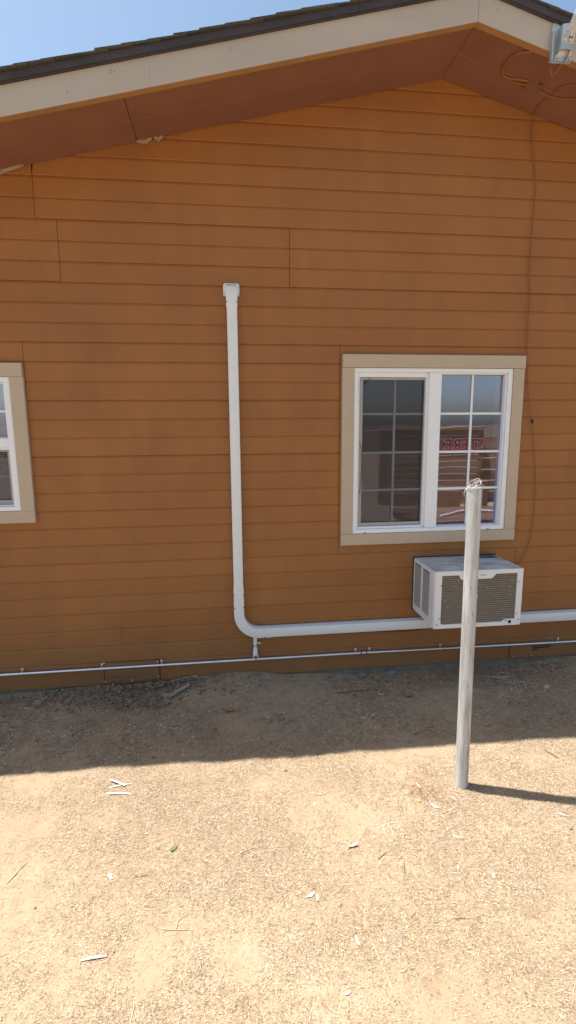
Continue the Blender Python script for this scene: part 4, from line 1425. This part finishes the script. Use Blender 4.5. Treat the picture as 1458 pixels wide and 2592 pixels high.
forked('tangle of straw stems in the shade left of the post', (1.51, -.15), [[(1.45, -.17, 0), (1.50, -.15, .03), (1.53, -.12, .04)], [(1.49, -.20, 0), (1.51, -.16, .02), (1.55, -.13, .01)], [(1.47, -.13, 0), (1.52, -.15, .015), (1.56, -.18, .0)]], 'twig', .004)

# leaves, pods, pebbles
leaf('small grey green leaf on the sunlit dirt left of centre', -.275, -1.628, .042, .026, .9, 'greenleaf', curl=.7)
leaf('curled orange dead leaf in the shade near the middle', -.015, -.500, .085, .038, -.2, 'orange', curl=1.1)
leaf('tan dead leaf in the shade below the conduit coupling', 1.065, -.395, .052, .026, -.6, 'twig', curl=.6)
leaf('pale leaf right of the orange leaf in the shade', .305, -.585, .042, .020, .7, 'greywood', curl=.4)
leaf('yellowish leaf on the small straw pile in the shade', .655, -.47, .040, .022, 1.2, 'twig', curl=.7)
leaf('large bleached leaf below the reddish grass', 1.000, -1.515, .048, .024, -.9, 'paleleaf', curl=.5)
leaf('narrow pale leaf just above the reddish grass', .975, -1.365, .050, .016, -1.3, 'paleleaf', curl=.4)
leaf('slim white leaf at the lower right of the reddish grass', 1.115, -1.475, .034, .012, -1.1, 'paleleaf', curl=.3)
leaf('bleached leaf lying flat below the foot of the post', 1.062, -1.548, .036, .012, .3, 'paleleaf', curl=.3)
leaf('curled white leaf left of the dark twigs', .530, -1.705, .060, .018, .2, 'paleleaf', curl=1.2)
leaf('white leaf strip pointing down right of the forked twig', 1.030, -1.715, .055, .014, -.55, 'paleleaf', curl=.3)
leaf('pale leaf cluster piece near the lower middle', .300, -1.935, .040, .018, .5, 'paleleaf', curl=.5)
leaf('smaller pale leaf touching the pale leaf cluster near the lower middle', .325, -1.950, .030, .016, 1.4, 'paleleaf', curl=.5)
leaf('white seed pod at the lower middle', .440, -2.140, .040, .014, 1.7, 'paleleaf', curl=.5, name='seed_pod', cat='seed pod')
leaf('small white pod right of the seed pod', .540, -2.150, .022, .010, 1.6, 'paleleaf', curl=.4, name='seed_pod', cat='seed pod')
leaf('oval white leaf at the right of the sunlit dirt', 1.085, -1.935, .030, .013, 1.3, 'paleleaf', curl=.3)
leaf('small white leaf right of the dark upright twig', .955, -1.875, .028, .013, 1.1, 'paleleaf', curl=.3)
leaf('white flake near the bottom edge left of centre', .365, -2.305, .022, .016, .5, 'paleleaf', curl=.5)
leaf('bright white leaf at the right edge of the sunlit dirt', 1.585, -1.655, .038, .016, -.9, 'paleleaf', curl=.6)
leaf('white leaf scrap left of the bleached curled twig', .405, -1.425, .030, .014, .9, 'paleleaf', curl=.5)
leaf('yellow green pod standing out at the lower right', .650, -2.150, .042, .008, 1.5, mat('yellow_green', (.42, .36, .12)), curl=.6, name='seed_pod', cat='seed pod')


def pebble(label, x, y, r, m, flat=.6):
    mb = MB()
    clod_mesh(mb, (x, y, gz(x, y) + r * .3), r, random.Random(hash(label) % 1000 if False else int(x * 997) % 991))
    return tag(mb.build('pebble', m, origin=(x, y, gz(x, y))), label, 'pebble')


pebble('pale blue grey pebble in the shade at right', 2.285, -.475, .020, 'bluebit')
pebble('small grey pebble in the shade left of the post', 1.128, -.880, .017, 'stone')
pebble('dark little stone at the right edge below the post shadow', 1.575, -1.735, .014, 'stone')
pebble('round dark stone on the sunlit dirt near the middle', .292, -1.138, .008, 'twigdark')
pebble('yellow ochre lump in the reddish grass', .935, -1.470, .013, mat('ochre', (.62, .40, .14)))
pebble('grey rock half buried at the far left by the wall', -1.33, -.19, .040, 'stone')
pebble('smaller grey rock right of the half buried rock', -1.20, -.14, .020, 'stone')
pebble('brown flat stone in the shade right of the tan leaf', 1.24, -.46, .026, 'clod')
pebble('pale concrete chunk at the foot of the wall under the coupling', 1.03, -.045, .030, 'concrete')
pebble('pale concrete chunk at the foot of the wall right of the coupling', 1.27, -.040, .038, 'concrete')
pebble('grey lump beside the grey green sprig', .20, -.19, .024, 'stone')

for o in list(bpy.data.objects):
    if '_o' in o:
        del o['_o']
